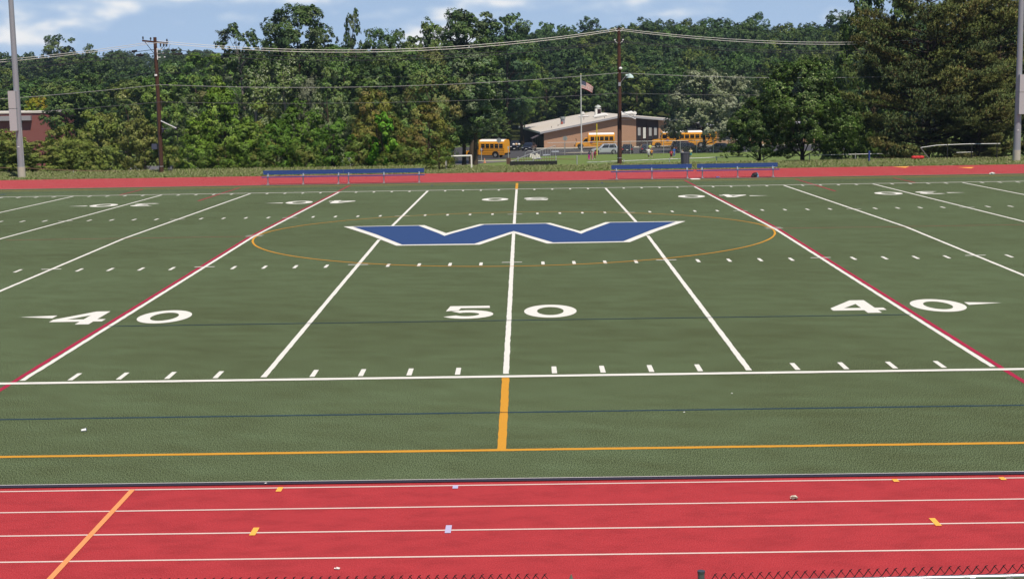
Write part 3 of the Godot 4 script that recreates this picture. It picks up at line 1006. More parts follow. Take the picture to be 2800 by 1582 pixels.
	make_kind("forest", [151, 152, 153, 154, 155, 156, 157], {"H": 16.0, "W": 9.0, "prof": dome, "lobes": 64, "lr": 0.26, "tufts": 15, "leaves": 16, "leaf": 0.42, "lw": 0.26, "pal": [Color(0.034, 0.060, 0.016), Color(0.044, 0.072, 0.020), Color(0.030, 0.052, 0.018)], "base": 3.0, "shine": 0.04, "shinecol": gl, "limb": 8})

	# the bank behind the track, left to right
	var front := "shrubs and young trees along the bank"
	for r in [
		["shrub", "shrub", -37.1, -56.0, 5.9, 4.9, "olive green shrub behind the left floodlight pole, at the photo's left edge"],
		["shrub", "shrub", -35.2, -62.0, 8.0, 4.2, "tall olive shrub just right of the left floodlight pole, before the red brick building"],
		["shrub", "shrub", -34.6, -70.0, 9.0, 5.4, "broad olive shrub below the yellow shrub's right side, tallest of the left shrubs"],
		["lifted", "shrub", -28.4, -60.0, 8.1, 4.0, "round brownish olive shrub just left of the wooden pole with crossarm"],
		["shrub", "shrub", -33.6, -52.5, 3.4, 4.4, "low olive shrub over the sagging rusty rail beside the left floodlight pole"],
		["shrub", "shrub", -31.0, -53.5, 3.6, 3.0, "low olive shrub over the lower end of the rusty rail"],
		["shrub", "shrub", -25.6, -57.5, 5.2, 2.4, "small olive shrub directly behind the wooden pole with crossarm"],
		["shrub", "shrub", -38.5, -60.0, 7.4, 5.0, "olive shrub cut by the photo's left edge, below the red brick building"],
		["shrub", "shrub", -32.6, -58.0, 6.0, 4.4, "mid-height olive shrub under the second dark globe lantern"],
		["shrub", "shrub", -36.0, -52.5, 3.6, 3.6, "low olive shrub left of the left floodlight pole's foot"],
		["shrub", "shrub", -34.0, -60.5, 6.8, 4.0, "olive shrub below the right corner of the red brick building"],
		["bright", "tree", -21.8, -58.0, 10.2, 4.9, "pointed bright green tree, tallest of the bank trees right of the crossarm pole"],
		["bright", "tree", -22.9, -54.5, 6.0, 4.0, "bright green bushy tree low down, nearest right of the crossarm pole"],
		["bright", "tree", -19.4, -53.0, 5.0, 4.0, "glossy bright green bush tree just left of the left pair of benches"],
		["dark", "tree", -15.8, -56.5, 8.0, 5.2, "deep green tree behind the left end of the left bench pair"],
		["ail", "tree", -17.0, -52.5, 4.6, 3.6, "dark green tree with long drooping leaves above the left bench pair's left end"],
		["ail", "tree", -13.1, -53.0, 4.8, 4.0, "leafy tree with long leaflets above the middle of the left bench pair"],
		["sumac", "tree", -10.4, -58.0, 9.3, 4.8, "brownish olive tree, tallest behind the right half of the left bench pair"],
		["lime", "shrub", -9.4, -51.3, 4.4, 2.2, "lime green shrub with big round leaves above the left bench pair"],
		["sumac", "tree", -6.5, -56.0, 7.4, 4.4, "brown-tinged olive tree behind the right end of the left bench pair"],
		["sumac", "tree", -8.6, -62.0, 7.8, 4.4, "olive tree standing between the two brownish bank trees"],
		["bush", "shrub", -7.3, -51.5, 2.5, 3.1, "low green bush with the white truck behind it, second from the bank's gap"],
		["bush", "shrub", -5.15, -45.0, 1.7, 2.3, "low green bush at the right end of the bank shrubs, beside the white pipe barrier"],
		["bush", "shrub", -11.2, -52.0, 3.3, 3.4, "low dark bush left of the lime green shrub"],
		["bush", "shrub", -14.6, -51.5, 2.8, 3.1, "low bush at the bank's edge behind the seam of the left benches"],
		["bush", "shrub", -8.9, -50.4, 1.4, 2.2, "small bush under the lime green shrub"],
		["bush", "shrub", -18.0, -51.0, 2.0, 2.6, "small dark bush at the left end of the left bench pair"],
		["bush", "shrub", -21.0, -51.5, 2.4, 3.2, "low bush below the pointed bright green tree"],
	]:
		grow(r[0], "bank_tree" if r[1] == "tree" else "bank_shrub", r[2], r[3], r[4], r[5], r[6], r[1], front, -1, Color(1.14, 1.24, 1.0))
	# the maple and the pines right of the far benches
	grow("maple", "maple_tree", 19.6, -50.4, 7.5, 8.4, "dark leafy maple behind the right end of the far right bench", "tree", "", 0)
	grow("maple", "maple_tree", 16.7, -50.6, 5.0, 5.8, "lower dark green maple left of the tall maple, nearest the trash barrel", "tree", "", 1)
	grow("maple", "maple_tree", 23.4, -54.5, 6.4, 4.8, "maple half hidden between the tall maple and the spreading pine", "tree", "", 1)
	grow("dark", "bank_tree", 25.3, -53.5, 3.0, 2.8, "small dark tree hanging over the right fence below the pine", "tree")
	var pa := pine_crown(7, 15.0, 6.8, 1.0)
	var pb := pine_crown(8, 16.0, 5.6, 0.9)
	for r in [[pa, 29.4, -55.0, 0.6, 1.0, "great spreading pine with brown-tipped needles left of the right floodlight pole"], [pb, 35.0, -57.0, 2.1, 1.1, "tall pine behind the right floodlight pole, cut by the photo's right edge"], [pb, 32.0, -51.5, 4.0, 0.5, "short bushy pine below the great pine, beside the right floodlight pole"]]:
		var t := thing("pine_tree", r[5], "tree", on_ground(r[1], r[2], -0.05), r[3], "pines by the right floodlight pole")
		t.scale = Vector3.ONE * r[4]
		put("needles", r[0][0], vmat(0.6, 0.3, 0.12), t)
		var tr := put("trunk", r[0][2], bark_mat(Color(0.075, 0.055, 0.045)), t)
		tag(put("limbs", r[0][1], bark_mat(Color(0.09, 0.07, 0.06)), tr), "", "", "", "stuff")
	grow("mid", "tall_tree", 31.1, -78.0, 21.0, 7.4, "dark broadleaf tree whose top shows left above the great pine", "tree")
	grow("mid", "tall_tree", 42.5, -82.0, 20.0, 7.4, "dark broadleaf tree rising behind the pines at the top right", "tree")
	# single trees beyond the bank
	for r in [
		["talldome", -7.4, -140.0, 10.6, 8.6, "round green tree left of the left yellow bus, over its bonnet"],
		["mid", -4.6, -197.0, 7.4, 6.8, "lower green tree right behind the left yellow bus's roof"],
		["mid", -4.2, -247.0, 18.0, 8.5, "large dark green tree against the left end of the school roof"],
		["mid", -140.0, -400.0, 21.5, 14.0, "rounded treetop rising alone above the far left skyline"],
		["mid", -130.0, -398.0, 18.5, 6.0, "small dark treetop next right of the rounded one on the far left skyline"],
		["yellow", -68.8, -160.0, 10.9, 6.0, "yellow-green rounded tree above the red brick building"],
		["tallsparse", -34.9, -135.0, 19.3, 8.6, "tall thin-leaved tree with sky showing through, left of the great dome tree"],
		["talldome", -29.7, -150.0, 22.6, 10.6, "great dome-topped tree, tallest against the sky left of centre"],
		["tallsparse", -22.7, -150.0, 21.9, 4.0, "narrow ragged treetop standing alone right of the great dome tree"],
		["talldome", -7.2, -165.0, 22.6, 11.5, "high broad tree left of the flagpole wood, its top near the photo's upper edge"],
		["talldome", -5.6, -130.0, 15.3, 8.6, "grey-green tree with pale leaves before the high broad tree"],
		["white", -28.6, -110.0, 14.4, 6.0, "light green tree with pale trunk below the sparse tall tree"],
		["white", -27.0, -120.0, 15.7, 6.0, "light green tree with pale trunk below the great dome tree"],
		["silver", -23.4, -112.0, 12.6, 4.2, "small silvery tree below the right side of the great dome tree"],
		["silver", 31.0, -199.0, 14.0, 15.0, "silver-leaved tree before the right long yellow bus"],
		["silver", 37.2, -203.0, 13.0, 10.0, "lower silver-leaved tree half behind the dark maple"],
	]:
		var tint := Color(1, 1, 1)
		var kd: String = r[0]
		if kd == "yellow":
			kd = "olive"; tint = Color(1.9, 1.75, 0.5)
		if r[1] == -5.6:
			tint = Color(1.75, 1.6, 2.1)
		if r[1] == -23.4:
			tint = Color(0.75, 0.75, 0.72)
		grow(kd, "tall_tree", r[1], r[2], r[3], r[4], r[5], "tree", "", -1, tint)
	var midg := "broadleaf trees between the bank and the far hill"
	for r in [
		["mid", -21.0, -172, 20.4, 7.2, "tall tree close right of the narrow ragged treetop"],
		["mid", -17.6, -180, 20.6, 8, "tall tree second to the right of the narrow ragged treetop"],
		["mid", -12.7, -172, 21.9, 8.4, "tall tree against the sky, next left of the high broad tree"],
		["mid", -2.4, -240, 26.0, 12.0, "tall tree against the sky, next right of the high broad tree"],
		["mid", 0.1, -248, 20.3, 9.0, "rightmost tall tree of the left wood, above the school's left roof corner"],
		["pale", -20.4, -107, 13.0, 5.4, "pale green tree rising behind the deep green tree of the left bench pair"],
		["mid", -21.5, -130, 16.3, 6.6, "tree in the wood straight below the narrow ragged treetop"],
		["mid", -17.6, -125, 15.1, 6.8, "tree in mid-wood behind the brownish olive bank tree"],
		["mid", -14.0, -137, 15.9, 7.2, "tree in mid-wood above the lime green shrub"],
		["olive", -10.0, -120, 15.3, 7.2, "olive tree in mid-wood left of the grey-green pale-leaved tree"],
		["olive", -9.4, -105, 12.6, 6.6, "lower olive tree in mid-wood above the brown-tinged bank tree"],
		["mid", -40.1, -150, 16.3, 8, "tree in the wood next left of the thin-leaved tall tree"],
		["mid", -48.3, -170, 17.1, 8.4, "tree whose top shows just right of the crossarm pole's cables"],
		["mid", -56.6, -190, 16.6, 9.4, "tree whose top meets the sky behind the crossarm pole"],
		["mid", -51.6, -150, 13.3, 7.8, "tree in the wood left of the crossarm pole at the grey cable's height"],
		["mid", -58.6, -140, 12.6, 7, "tree in the wood between the yellow-green tree and the crossarm pole"],
		["pale", -43.5, -112, 11.0, 6, "pale green tree above the dark globe lanterns"],
		["mid", -65.6, -172, 14.4, 9, "tree in the wood just above the yellow-green tree"],
		["mid", -76.8, -192, 14.4, 9.4, "tree in the wood behind the left floodlight pole's upper box"],
		["mid", -84.6, -184, 14.2, 9.4, "tree in the wood at the photo's left edge above the brick building"],
		["pale", -38.4, -122, 10.6, 6.2, "pale green tree behind the crossarm pole's solar panel"],
		["olive", -31.8, -100, 10.9, 5.6, "olive tree close behind the pointed bright green tree's left side"],
		["mid", -74.5, -152, 11.0, 6.6, "low tree on the left behind the brick building's roof"],
		["olive", -26.0, -96, 9.6, 5.4, "olive tree between the pointed bright green tree and the deep green tree"],
		["pale", -34.0, -140, 13.4, 6.4, "pale tree below the thin-leaved tall tree"],
		["mid", -45.0, -134, 13.0, 6.6, "tree in the wood right of the crossarm pole at the grey cable's height"],
		["olive", -15.0, -98, 10.6, 5.8, "olive tree behind the leafy tree over the left benches' middle"],
		["mid", -42.0, -182, 18.0, 8.4, "tree on the skyline left of the thin-leaved tall tree"],
		["mid", -33.0, -172, 17.0, 8.0, "tree filling the gap left below the great dome tree"],
		["mid", -28.0, -185, 17.5, 8.0, "tree behind the right side of the great dome tree's trunk"]]:
		var tn: Color = [Color(1, 1, 1), Color(1.3, 1.12, 0.85), Color(0.82, 0.92, 1.15), Color(1.2, 1.3, 0.9), Color(1.15, 1.2, 1.3)][absi(hash(r[1])) % 5]
		grow(r[0], "broadleaf_tree", r[1], r[2], r[3], r[4], r[5], "tree", midg, -1, tn * Color(1.15, 1.15, 1.12))
	# the wood behind the school and the hill left of it
	rng.seed = 99
	var spots := []
	for row in [[-272.0, 4.0, 112.0, 15.5], [-284.0, 0.0, 116.0, 17.5], [-298.0, -4.0, 120.0, 19.0], [-316.0, -6.0, 124.0, 20.0], [-336.0, -6.0, 128.0, 20.0], [-360.0, -8.0, 134.0, 19.5], [-390.0, -8.0, 140.0, 18.0]]:
		var x: float = row[1]
		while x < row[2]:
			spots.append([x + rng.randf_range(-1.5, 1.5), row[0] + rng.randf_range(-5, 5), row[3] * rng.randf_range(0.84, 1.1), rng.randf_range(8.0, 11.0), 1])
			x += 7.2
	for row in [[-205.0, -41.0, -11.0, 19.8], [-215.0, -122.0, -44.0, 14.0], [-235.0, -136.0, -8.0, 17.0], [-260.0, -150.0, -6.0, 19.0], [-295.0, -165.0, -8.0, 18.0], [-340.0, -185.0, -10.0, 15.0]]:
		var x: float = row[1]
		while x < row[2]:
			spots.append([x + rng.randf_range(-2, 2), row[0] + rng.randf_range(-6, 6), row[3] * rng.randf_range(0.75, 1.08), rng.randf_range(8.5, 11.5), 0])
			x += 8.6
	for s in spots:
		var tn: Color = [Color(1.1, 1.15, 1.1), Color(1.25, 1.2, 0.95), Color(0.85, 0.98, 1.1), Color(1.2, 1.4, 1.1), Color(1.65, 1.4, 0.95), Color(0.92, 1.02, 0.9)][rng.randi() % 6]
		if s[4]:
			grow("forest", "wood_tree", s[0], s[1], s[2], s[3], "dark green broadleaf tree in the wood rising behind the brick school", "tree", "trees of the wood behind the school", rng.randi() % 7, tn)
		else:
			grow("forest", "wood_tree", s[0], s[1], s[2], s[3], "green broadleaf tree on the wooded slope beyond the parking lot", "tree", "trees of the slope beyond the parking lot", rng.randi() % 7, tn)
	# far hill woods: one mass
	var mm := MultiMesh.new()
	mm.transform_format = MultiMesh.TRANSFORM_3D
	mm.mesh = kinds["forest"][2].c.mesh
	var tf := []
	for k in 620:
		var z := -rng.randf_range(420.0, 900.0)
		var x := rng.randf_range(-0.44, 0.40) * (51.4 - z)
		var w := rng.randf_range(0.9, 1.4)
		tf.append(Transform3D(Basis(Vector3.UP, rng.randf() * TAU).scaled(Vector3(w, rng.randf_range(0.7, 1.05), w)), on_ground(x, z, 0.5)))
	mm.instance_count = tf.size()
	for k in tf.size():
		mm.set_instance_transform(k, tf[k])
	var far := MultiMeshInstance3D.new()
	far.name = "far_wood"
	far.multimesh = mm
	far.material_override = kinds["forest"][0].leafmat
	add_child(far)
	tag(far, "far wooded hills at the skyline", "wood", "", "stuff")

func verge() -> void:   # rough grass on the strip between the track and the bank
	rng.seed = 5
	var protos := []
	for v in 1:
		var g := Geo.new()
		for k in 30:
			var a := rng.randf() * TAU
			var r := 0.22 * sqrt(rng.randf())
			var p := Vector3(cos(a) * r, 0, sin(a) * r)
			var h := rng.randf_range(0.08, 0.2)
			var lean := rand_dir() * 0.09
			var s := rand_dir(); s.y = 0
			s = s.normalized() * 0.012
			var c: Color = [Color(0.18, 0.27, 0.075), Color(0.25, 0.32, 0.11), Color(0.15, 0.23, 0.055), Color(0.38, 0.37, 0.22)][rng.randi() % 4]
			g.col = c
			var nn := (Vector3.UP + rand_dir() * 0.5).normalized()
			g.tri_n(p - s, p + s, p + Vector3(lean.x, h, lean.z), nn, nn, nn)
		protos.append(g.mesh())
	for v in 1:
		var mm := MultiMesh.new()
		mm.transform_format = MultiMesh.TRANSFORM_3D
		mm.mesh = protos[v]
		var tf := []
		for k in 13000:
			var x := rng.randf_range(-38.0, 38.0)
			var z := rng.randf_range(-50.2, -40.25)
			if z > -41.2 and rng.randf() < 0.4:
				continue
			if z < -47.6 and x > -2.0 and x < 6.0:
				continue
			var s := rng.randf_range(0.45, 1.0) * (1.15 if z < -46.5 and x < -4.0 else 0.9)
			tf.append(Transform3D(Basis(Vector3.UP, rng.randf() * TAU).scaled(Vector3(1.2, s, 1.2)), on_ground(x, z, -0.01)))
		mm.instance_count = tf.size()
		for k in tf.size():
			mm.set_instance_transform(k, tf[k])
		var o := MultiMeshInstance3D.new()
		o.name = numbered("verge_grass")
		o.multimesh = mm
		o.material_override = vmat(0.8, 0.2, 0.2)
		add_child(o)
		tag(o, "rough seeding grass on the strip behind the far track", "grass", "", "stuff")

# ---------------------------------------------------------------- benches, poles, wires, fences
func benches() -> void:
	var blue := mat(0.026, 0.062, 0.22, 0.5, 0.0, 0.45)
	var steel := mat(0.52, 0.53, 0.55, 0.4, 0.75, 0.5)
	var t := thing("team_bench", "", "bench")
	for k in 2:
		var g := Geo.new()
		g.box(Vector3(0, 0.62 + k * 0.117, -0.17), Vector3(4.56, 0.112, 0.04))
		obj("back_plank", g, blue, t)
	var g := Geo.new()
	g.box(Vector3(0, 0.43, 0.03), Vector3(4.66, 0.045, 0.27))
	obj("seat", g, blue, t)
	for x in [-2.0, 0.0, 2.0]:
		g = Geo.new()
		g.cyl(Vector3(x, 0.0, 0.0), Vector3(x, 0.41, 0.0), 0.035, 8)
		g.box(Vector3(x, 0.02, 0.0), Vector3(0.1, 0.035, 0.5))
		obj("leg", g, steel, t)
		g = Geo.new()
		g.bar(Vector3(x, 0.40, -0.12), Vector3(x, 0.80, -0.205), 0.06, 0.03)
		g.box(Vector3(x, 0.475, -0.06), Vector3(0.09, 0.05, 0.12))
		obj("back_bracket", g, steel, t)
	t.position = Vector3(-12.13, FLAT, -31.95)
	t.rotation.y = 0.012
	t.set_meta("label", "leftmost blue metal team bench, left one of the butted pair beside the far track")
	copy(t, Vector3(-7.55, FLAT, -31.93), 0.005, "blue metal team bench butted against the leftmost bench, its right end over the bank's gap")
	copy(t, Vector3(7.63, FLAT, -31.95), 0.008, "blue metal team bench in front of the wooden pole with the street lamp")
	copy(t, Vector3(12.47, FLAT, -31.9), 0.012, "rightmost blue metal team bench, with a dark bag under it")
	for c in get_children():
		if String(c.name).begins_with("team_bench"):
			c.set_meta("group", "team benches beside the far track")

func floodlight(at: Vector3, lean: float, label: String) -> void:
	var t := thing("floodlight_pole", label, "light pole", at, 0.0)
	var galv := mat(0.40, 0.41, 0.45, 0.5, 0.35, 0.5, 0.8)
	var g := Geo.new()
	g.tube([Vector3.ZERO, Vector3(0, 6, 0), Vector3(0, 13, 0), Vector3(0, 20, 0)], [0.225, 0.185, 0.15, 0.12], 20)
	obj("pole", g, galv, t)
	g = Geo.new()
	g.cyl(Vector3(0, 0, 0), Vector3(0, 0.72, 0), 0.245, 20)
	obj("concrete_base", g, mat(0.55, 0.50, 0.43, 0.9, 0.0, 0.2, 1.0), t)
	var grey := mat(0.42, 0.42, 0.44, 0.5, 0.0, 0.4)
	for k in 2:
		g = Geo.new()
		g.box(Vector3(lean, 3.72 + k * 1.32 - (0.05 if k else 0.0), 0.33), Vector3(0.46, 1.38 if k == 0 else 1.1, 0.30))
		obj("control_box", g, grey, t)
	g = Geo.new()
	g.box(Vector3(-0.02, 2.0, 0.215), Vector3(0.12, 0.05, 0.03))
	obj("tag_plate", g, mat(0.75, 0.75, 0.75), t)
	g = Geo.new()
	g.cyl(Vector3(0.205, 0.3, 0.06), Vector3(0.19, 3.2, 0.06), 0.02, 6)
	obj("conduit", g, grey, t)
	g = Geo.new()
	g.box(Vector3(0, 19.6, 0.1), Vector3(4.2, 0.12, 0.12))
	obj("crossarm", g, galv, t)
	for k in 6:
		g = Geo.new()
		g.tube([Vector3(-1.9 + k * 0.76, 19.4, 0.25), Vector3(-1.9 + k * 0.76, 19.25, 0.55)], [0.12, 0.3], 12)
		obj("lamp", g, grey, t)

func utility_pole(at: Vector3, h: float, label: String, left: bool) -> void:
	var wood_m := mat(0.095, 0.052, 0.040, 0.95, 0.0, 0.15, 1.3)
	var dark := mat(0.03, 0.03, 0.035, 0.6)
	var steel := mat(0.45, 0.46, 0.48, 0.4, 0.6, 0.5)
	var white := mat(0.75, 0.76, 0.78, 0.35)
	var t := thing("utility_pole", label, "utility pole", at)
	var g := Geo.new()
	g.tube([Vector3(0, -0.4, 0), Vector3(0.02, h * 0.5, 0), Vector3(0, h, 0)], [0.155, 0.135, 0.105], 12)
	obj("pole", g, wood_m, t)
	g = Geo.new()
	g.cyl(Vector3(-0.08, 0.2, 0.12), Vector3(-0.06, h * 0.62, 0.1), 0.028, 6)
	obj("conduit", g, dark, t)
	g = Geo.new()
	g.cyl(Vector3(0, 0.42, 0), Vector3(0, 0.47, 0), 0.158, 12)
	obj("metal_band", g, steel, t)
	# pole-mounted solar panel, tilted to the right
	g = Geo.new()
	var ty := 3.42 if left else 3.50
	var a := Vector3(0.12, ty + 0.02, 0)
	var b := Vector3(1.08, ty - 0.47, 0)
	var d := (b - a).normalized()
	var yaw := Basis(Vector3.UP, 0.243 if left else -0.066)
	var fr := yaw * Basis(d, Vector3(-d.y, d.x, 0), Vector3(0, 0, 1))
	var mid := yaw * ((a + b) / 2.0)
	g.box(mid, Vector3((b - a).length(), 0.055, 1.3), fr)
	var sp := obj("solar_panel", g, mat(0.74, 0.75, 0.76, 0.4, 0.0), t)
	g = Geo.new()
	g.box(mid + fr.y * 0.031, Vector3((b - a).length() - 0.08, 0.008, 1.22), fr)
	obj("cells", g, mat(0.02, 0.03, 0.09, 0.12, 0.0, 0.6), sp)
	b = yaw * b
	g = Geo.new()
	g.bar(Vector3(0.1, ty - 0.52, 0), b, 0.03, 0.03)
	g.bar(Vector3(0.1, ty - 0.52, 0), Vector3(0.1, ty, 0), 0.03, 0.03)
	obj("panel_bracket", g, steel, t)
	if left:
		g = Geo.new()   # crossarm seen at a slant with its braces and pin insulators
		g.bar(Vector3(-0.75, h - 0.22, 0.35), Vector3(0.75, h - 0.40, -0.35), 0.11, 0.09)
		obj("crossarm", g, wood_m, t)
		g = Geo.new()
		g.bar(Vector3(-0.6, h - 0.3, 0.28), Vector3(-0.06, h - 1.1, 0.02), 0.035, 0.02)
		g.bar(Vector3(0.6, h - 0.45, -0.28), Vector3(0.06, h - 1.1, -0.02), 0.035, 0.02)
		obj("brace", g, dark, t)
		for k in 3:
			g = Geo.new()
			var p := Vector3(-0.7, h - 0.2, 0.33).lerp(Vector3(0.7, h - 0.36, -0.33), [0.0, 0.32, 1.0][k])
			g.tube([p, p + Vector3(0, 0.08, 0), p + Vector3(0, 0.12, 0), p + Vector3(0, 0.25, 0)], [0.02, 0.025, 0.06, 0.035], 8)
			obj("insulator", g, dark, t)
		for k in 3:
			g = Geo.new()
			g.cyl(Vector3(0.34 + k * 0.2, h - 0.62, 0.0), Vector3(0.36 + k * 0.2, h - 0.38, 0.0), 0.045, 8)
			obj("fuse_cutout", g, dark, t)
		g = Geo.new()   # risers hanging from the cutouts
		g.tube([Vector3(0.4, h - 0.6, 0.02), Vector3(0.36, h - 0.8, 0.05), Vector3(0.3, h - 0.98, 0.04)], [0.012, 0.012, 0.012], 5)
		g.tube([Vector3(0.9, h - 0.3, 0.02), Vector3(0.7, h - 0.55, 0.03), Vector3(0.52, h - 0.85, 0.05), Vector3(0.44, h - 1.05, 0.04)], [0.014, 0.014, 0.014, 0.014], 5)
		g.tube([Vector3(1.0, h - 0.45, 0.02), Vector3(0.8, h - 0.9, 0.03), Vector3(0.62, h - 1.0, 0.05), Vector3(0.54, h - 1.15, 0.04)], [0.012, 0.012, 0.012, 0.012], 5)
		obj("riser", g, mat(0.12, 0.12, 0.14, 0.6), t)
		g = Geo.new()
		g.box(Vector3(0.14, h - 1.08, 0.13), Vector3(0.05, 0.75, 0.05))
		for k in 3:
			g.box(Vector3(0.24, h - 0.78 - k * 0.26, 0.13), Vector3(0.2, 0.05, 0.06))
			g.ball(Vector3(0.4 + 0.1 * k, h - 0.8 - k * 0.25, 0.1), Vector3(0.07, 0.04, 0.05), 4, 7)
		obj("cable_rack", g, white, t)
		for p in [[-1.37, h - 0.88], [-1.1, h - 1.12], [-0.98, h - 1.16], [1.2, h - 0.86], [1.42, h - 1.1], [1.6, h - 1.1]]:
			g = Geo.new()
			g.cyl(Vector3(p[0] - 0.17, p[1] - 0.02, 0.05), Vector3(p[0] + 0.17, p[1] + 0.02, 0.05), 0.075, 8)
			obj("splice_case", g, mat(0.012, 0.012, 0.014, 0.6), t)
		g = Geo.new()
		g.box(Vector3(-0.02, h - 2.45, 0.14), Vector3(0.16, 0.12, 0.08))
		obj("meter", g, white, t)
		g = Geo.new()
		g.box(Vector3(-0.34, 1.75, 0.1), Vector3(0.34, 0.34, 0.3))
		obj("junction_box", g, mat(0.06, 0.07, 0.11, 0.5), t)
	else:
		for y in [h - 0.06, h - 0.82]:
			for s in [-1.0, 1.0]:
				g = Geo.new()
				g.bar(Vector3(s * 0.08, y - 0.2, 0.02), Vector3(s * 0.27, y - 0.02, 0.02), 0.03, 0.03)
				g.ball(Vector3(s * 0.27, y + 0.03, 0.02), Vector3(0.055, 0.05, 0.055), 5, 8)
				obj("insulator", g, white, t)
		g = Geo.new()
		g.ball(Vector3(0.09, h - 2.66, 0.15), Vector3(0.12, 0.1, 0.1), 5, 8)
		obj("photocell", g, white, t)
		g = Geo.new()
		g.tube([Vector3(0.06, h - 3.65, 0.1), Vector3(0.2, h - 3.45, 0.2), Vector3(0.42, h - 3.18, 0.25), Vector3(0.5, h - 3.14, 0.25)], [0.025, 0.025, 0.025, 0.025], 6)
		g.box(Vector3(0.02, h - 3.7, 0.13), Vector3(0.16, 0.24, 0.08))
		var arm := obj("lamp_arm", g, steel, t)
		g = Geo.new()
		g.tube([Vector3(0.66, h - 3.02, 0.25), Vector3(0.68, h - 3.12, 0.25), Vector3(0.70, h - 3.22, 0.25), Vector3(0.70, h - 3.29, 0.25)], [0.06, 0.17, 0.24, 0.26], 12)
		g.box(Vector3(0.52, h - 3.1, 0.25), Vector3(0.2, 0.1, 0.12))
		obj("lamp_shade", g, mat(0.66, 0.86, 0.84, 0.3), arm)

func wire(g: Geo, a: Vector3, b: Vector3, sag: float, r: float) -> void:
	var p := []
	var q := []
	for k in 17:
		var t := k / 16.0
		p.append(a.lerp(b, t) - Vector3(0, sag * 4.0 * t * (1.0 - t), 0))
		q.append(r)
	g.tube(p, q, 5, false)

func poles_and_wires() -> void:
	floodlight(Vector3(-31.75, -0.1, -42.6), -0.17, "grey floodlight pole at the photo's left edge, with two control boxes")
	floodlight(Vector3(32.25, -0.1, -44.2), 0.14, "grey floodlight pole at the photo's right edge, in front of the pines")
	var L := Vector3(-23.62, -0.1, -46.0)
	var C := Vector3(6.82, -0.1, -47.6)
	utility_pole(L, 8.86, "wooden utility pole with slanting crossarm and cable splices, left of centre", true)
	utility_pole(C, 9.03, "wooden utility pole with white street lamp, behind the right bench pair", false)
	var far_l := Vector3(-54.0, -0.1, -44.4)
	var far_r := Vector3(38.0, -0.1, -60.5)
	var bright := mat(0.78, 0.76, 0.72, 0.35, 0.2, 0.5)
	var dark := mat(0.035, 0.035, 0.045, 0.6)
	var mid := mat(0.30, 0.30, 0.31, 0.5)
	for row in [[8.98, 8.62, 0.95, 0.016, bright, "upper bright aluminium line from pole to pole over the trees", 0.0], [8.86, 8.50, 0.99, 0.016, bright, "lower bright aluminium line, just beneath the topmost", 0.25], [8.18, 8.10, 0.75, 0.019, dark, "upper dark cable passing below the bright lines", 0.0], [8.08, 7.84, 0.8, 0.019, dark, "lower dark cable of the dark pair below the bright lines", 0.2], [6.5, 6.6, 0.5, 0.010, dark, "thin dark wire at the street lamp's photocell height", 0.1], [6.08, 5.78, 0.5, 0.017, mid, "grey cable at the height of the street lamp", 0.1], [4.74, 4.66, 0.32, 0.012, mat(0.14, 0.14, 0.145, 0.5), "lowest grey cable, crossing above the school roof", 0.12]]:
		var g := Geo.new()
		var a := L + Vector3(0.2, row[1], row[6])
		var b := C + Vector3(0.0, row[0], row[6])
		wire(g, a, b, row[2], row[3])
		wire(g, b, far_r + Vector3(0, row[0] - 0.15, row[6]), row[2] * 0.95, row[3])
		wire(g, a, far_l + Vector3(0, row[1] - 1.2, row[6]), row[2] * 0.8, row[3])
		tag(obj("power_line", g, row[4]), row[5], "power line")

func chain_panel(a: Vector3, b: Vector3, h: float) -> Geo:   # far chain link: thin crossing wires
	var g := Geo.new()
	var l := Vector2(b.x - a.x, b.z - a.z).length()
	var n := int(l / 0.11)
	for k in n:
		for s in [-1, 1]:
			var t0 := float(k) / n
			var t1: float = t0 + s * h / l
			if t1 < 0.0 or t1 > 1.0:
				continue
			var p := a.lerp(b, t0)
			var q := a.lerp(b, t1) + Vector3(0, h, 0)
			var d := Vector3(0.002, 0.002, 0.0)
			g.quad(p - d, p + d, q + d, q - d)
	return g

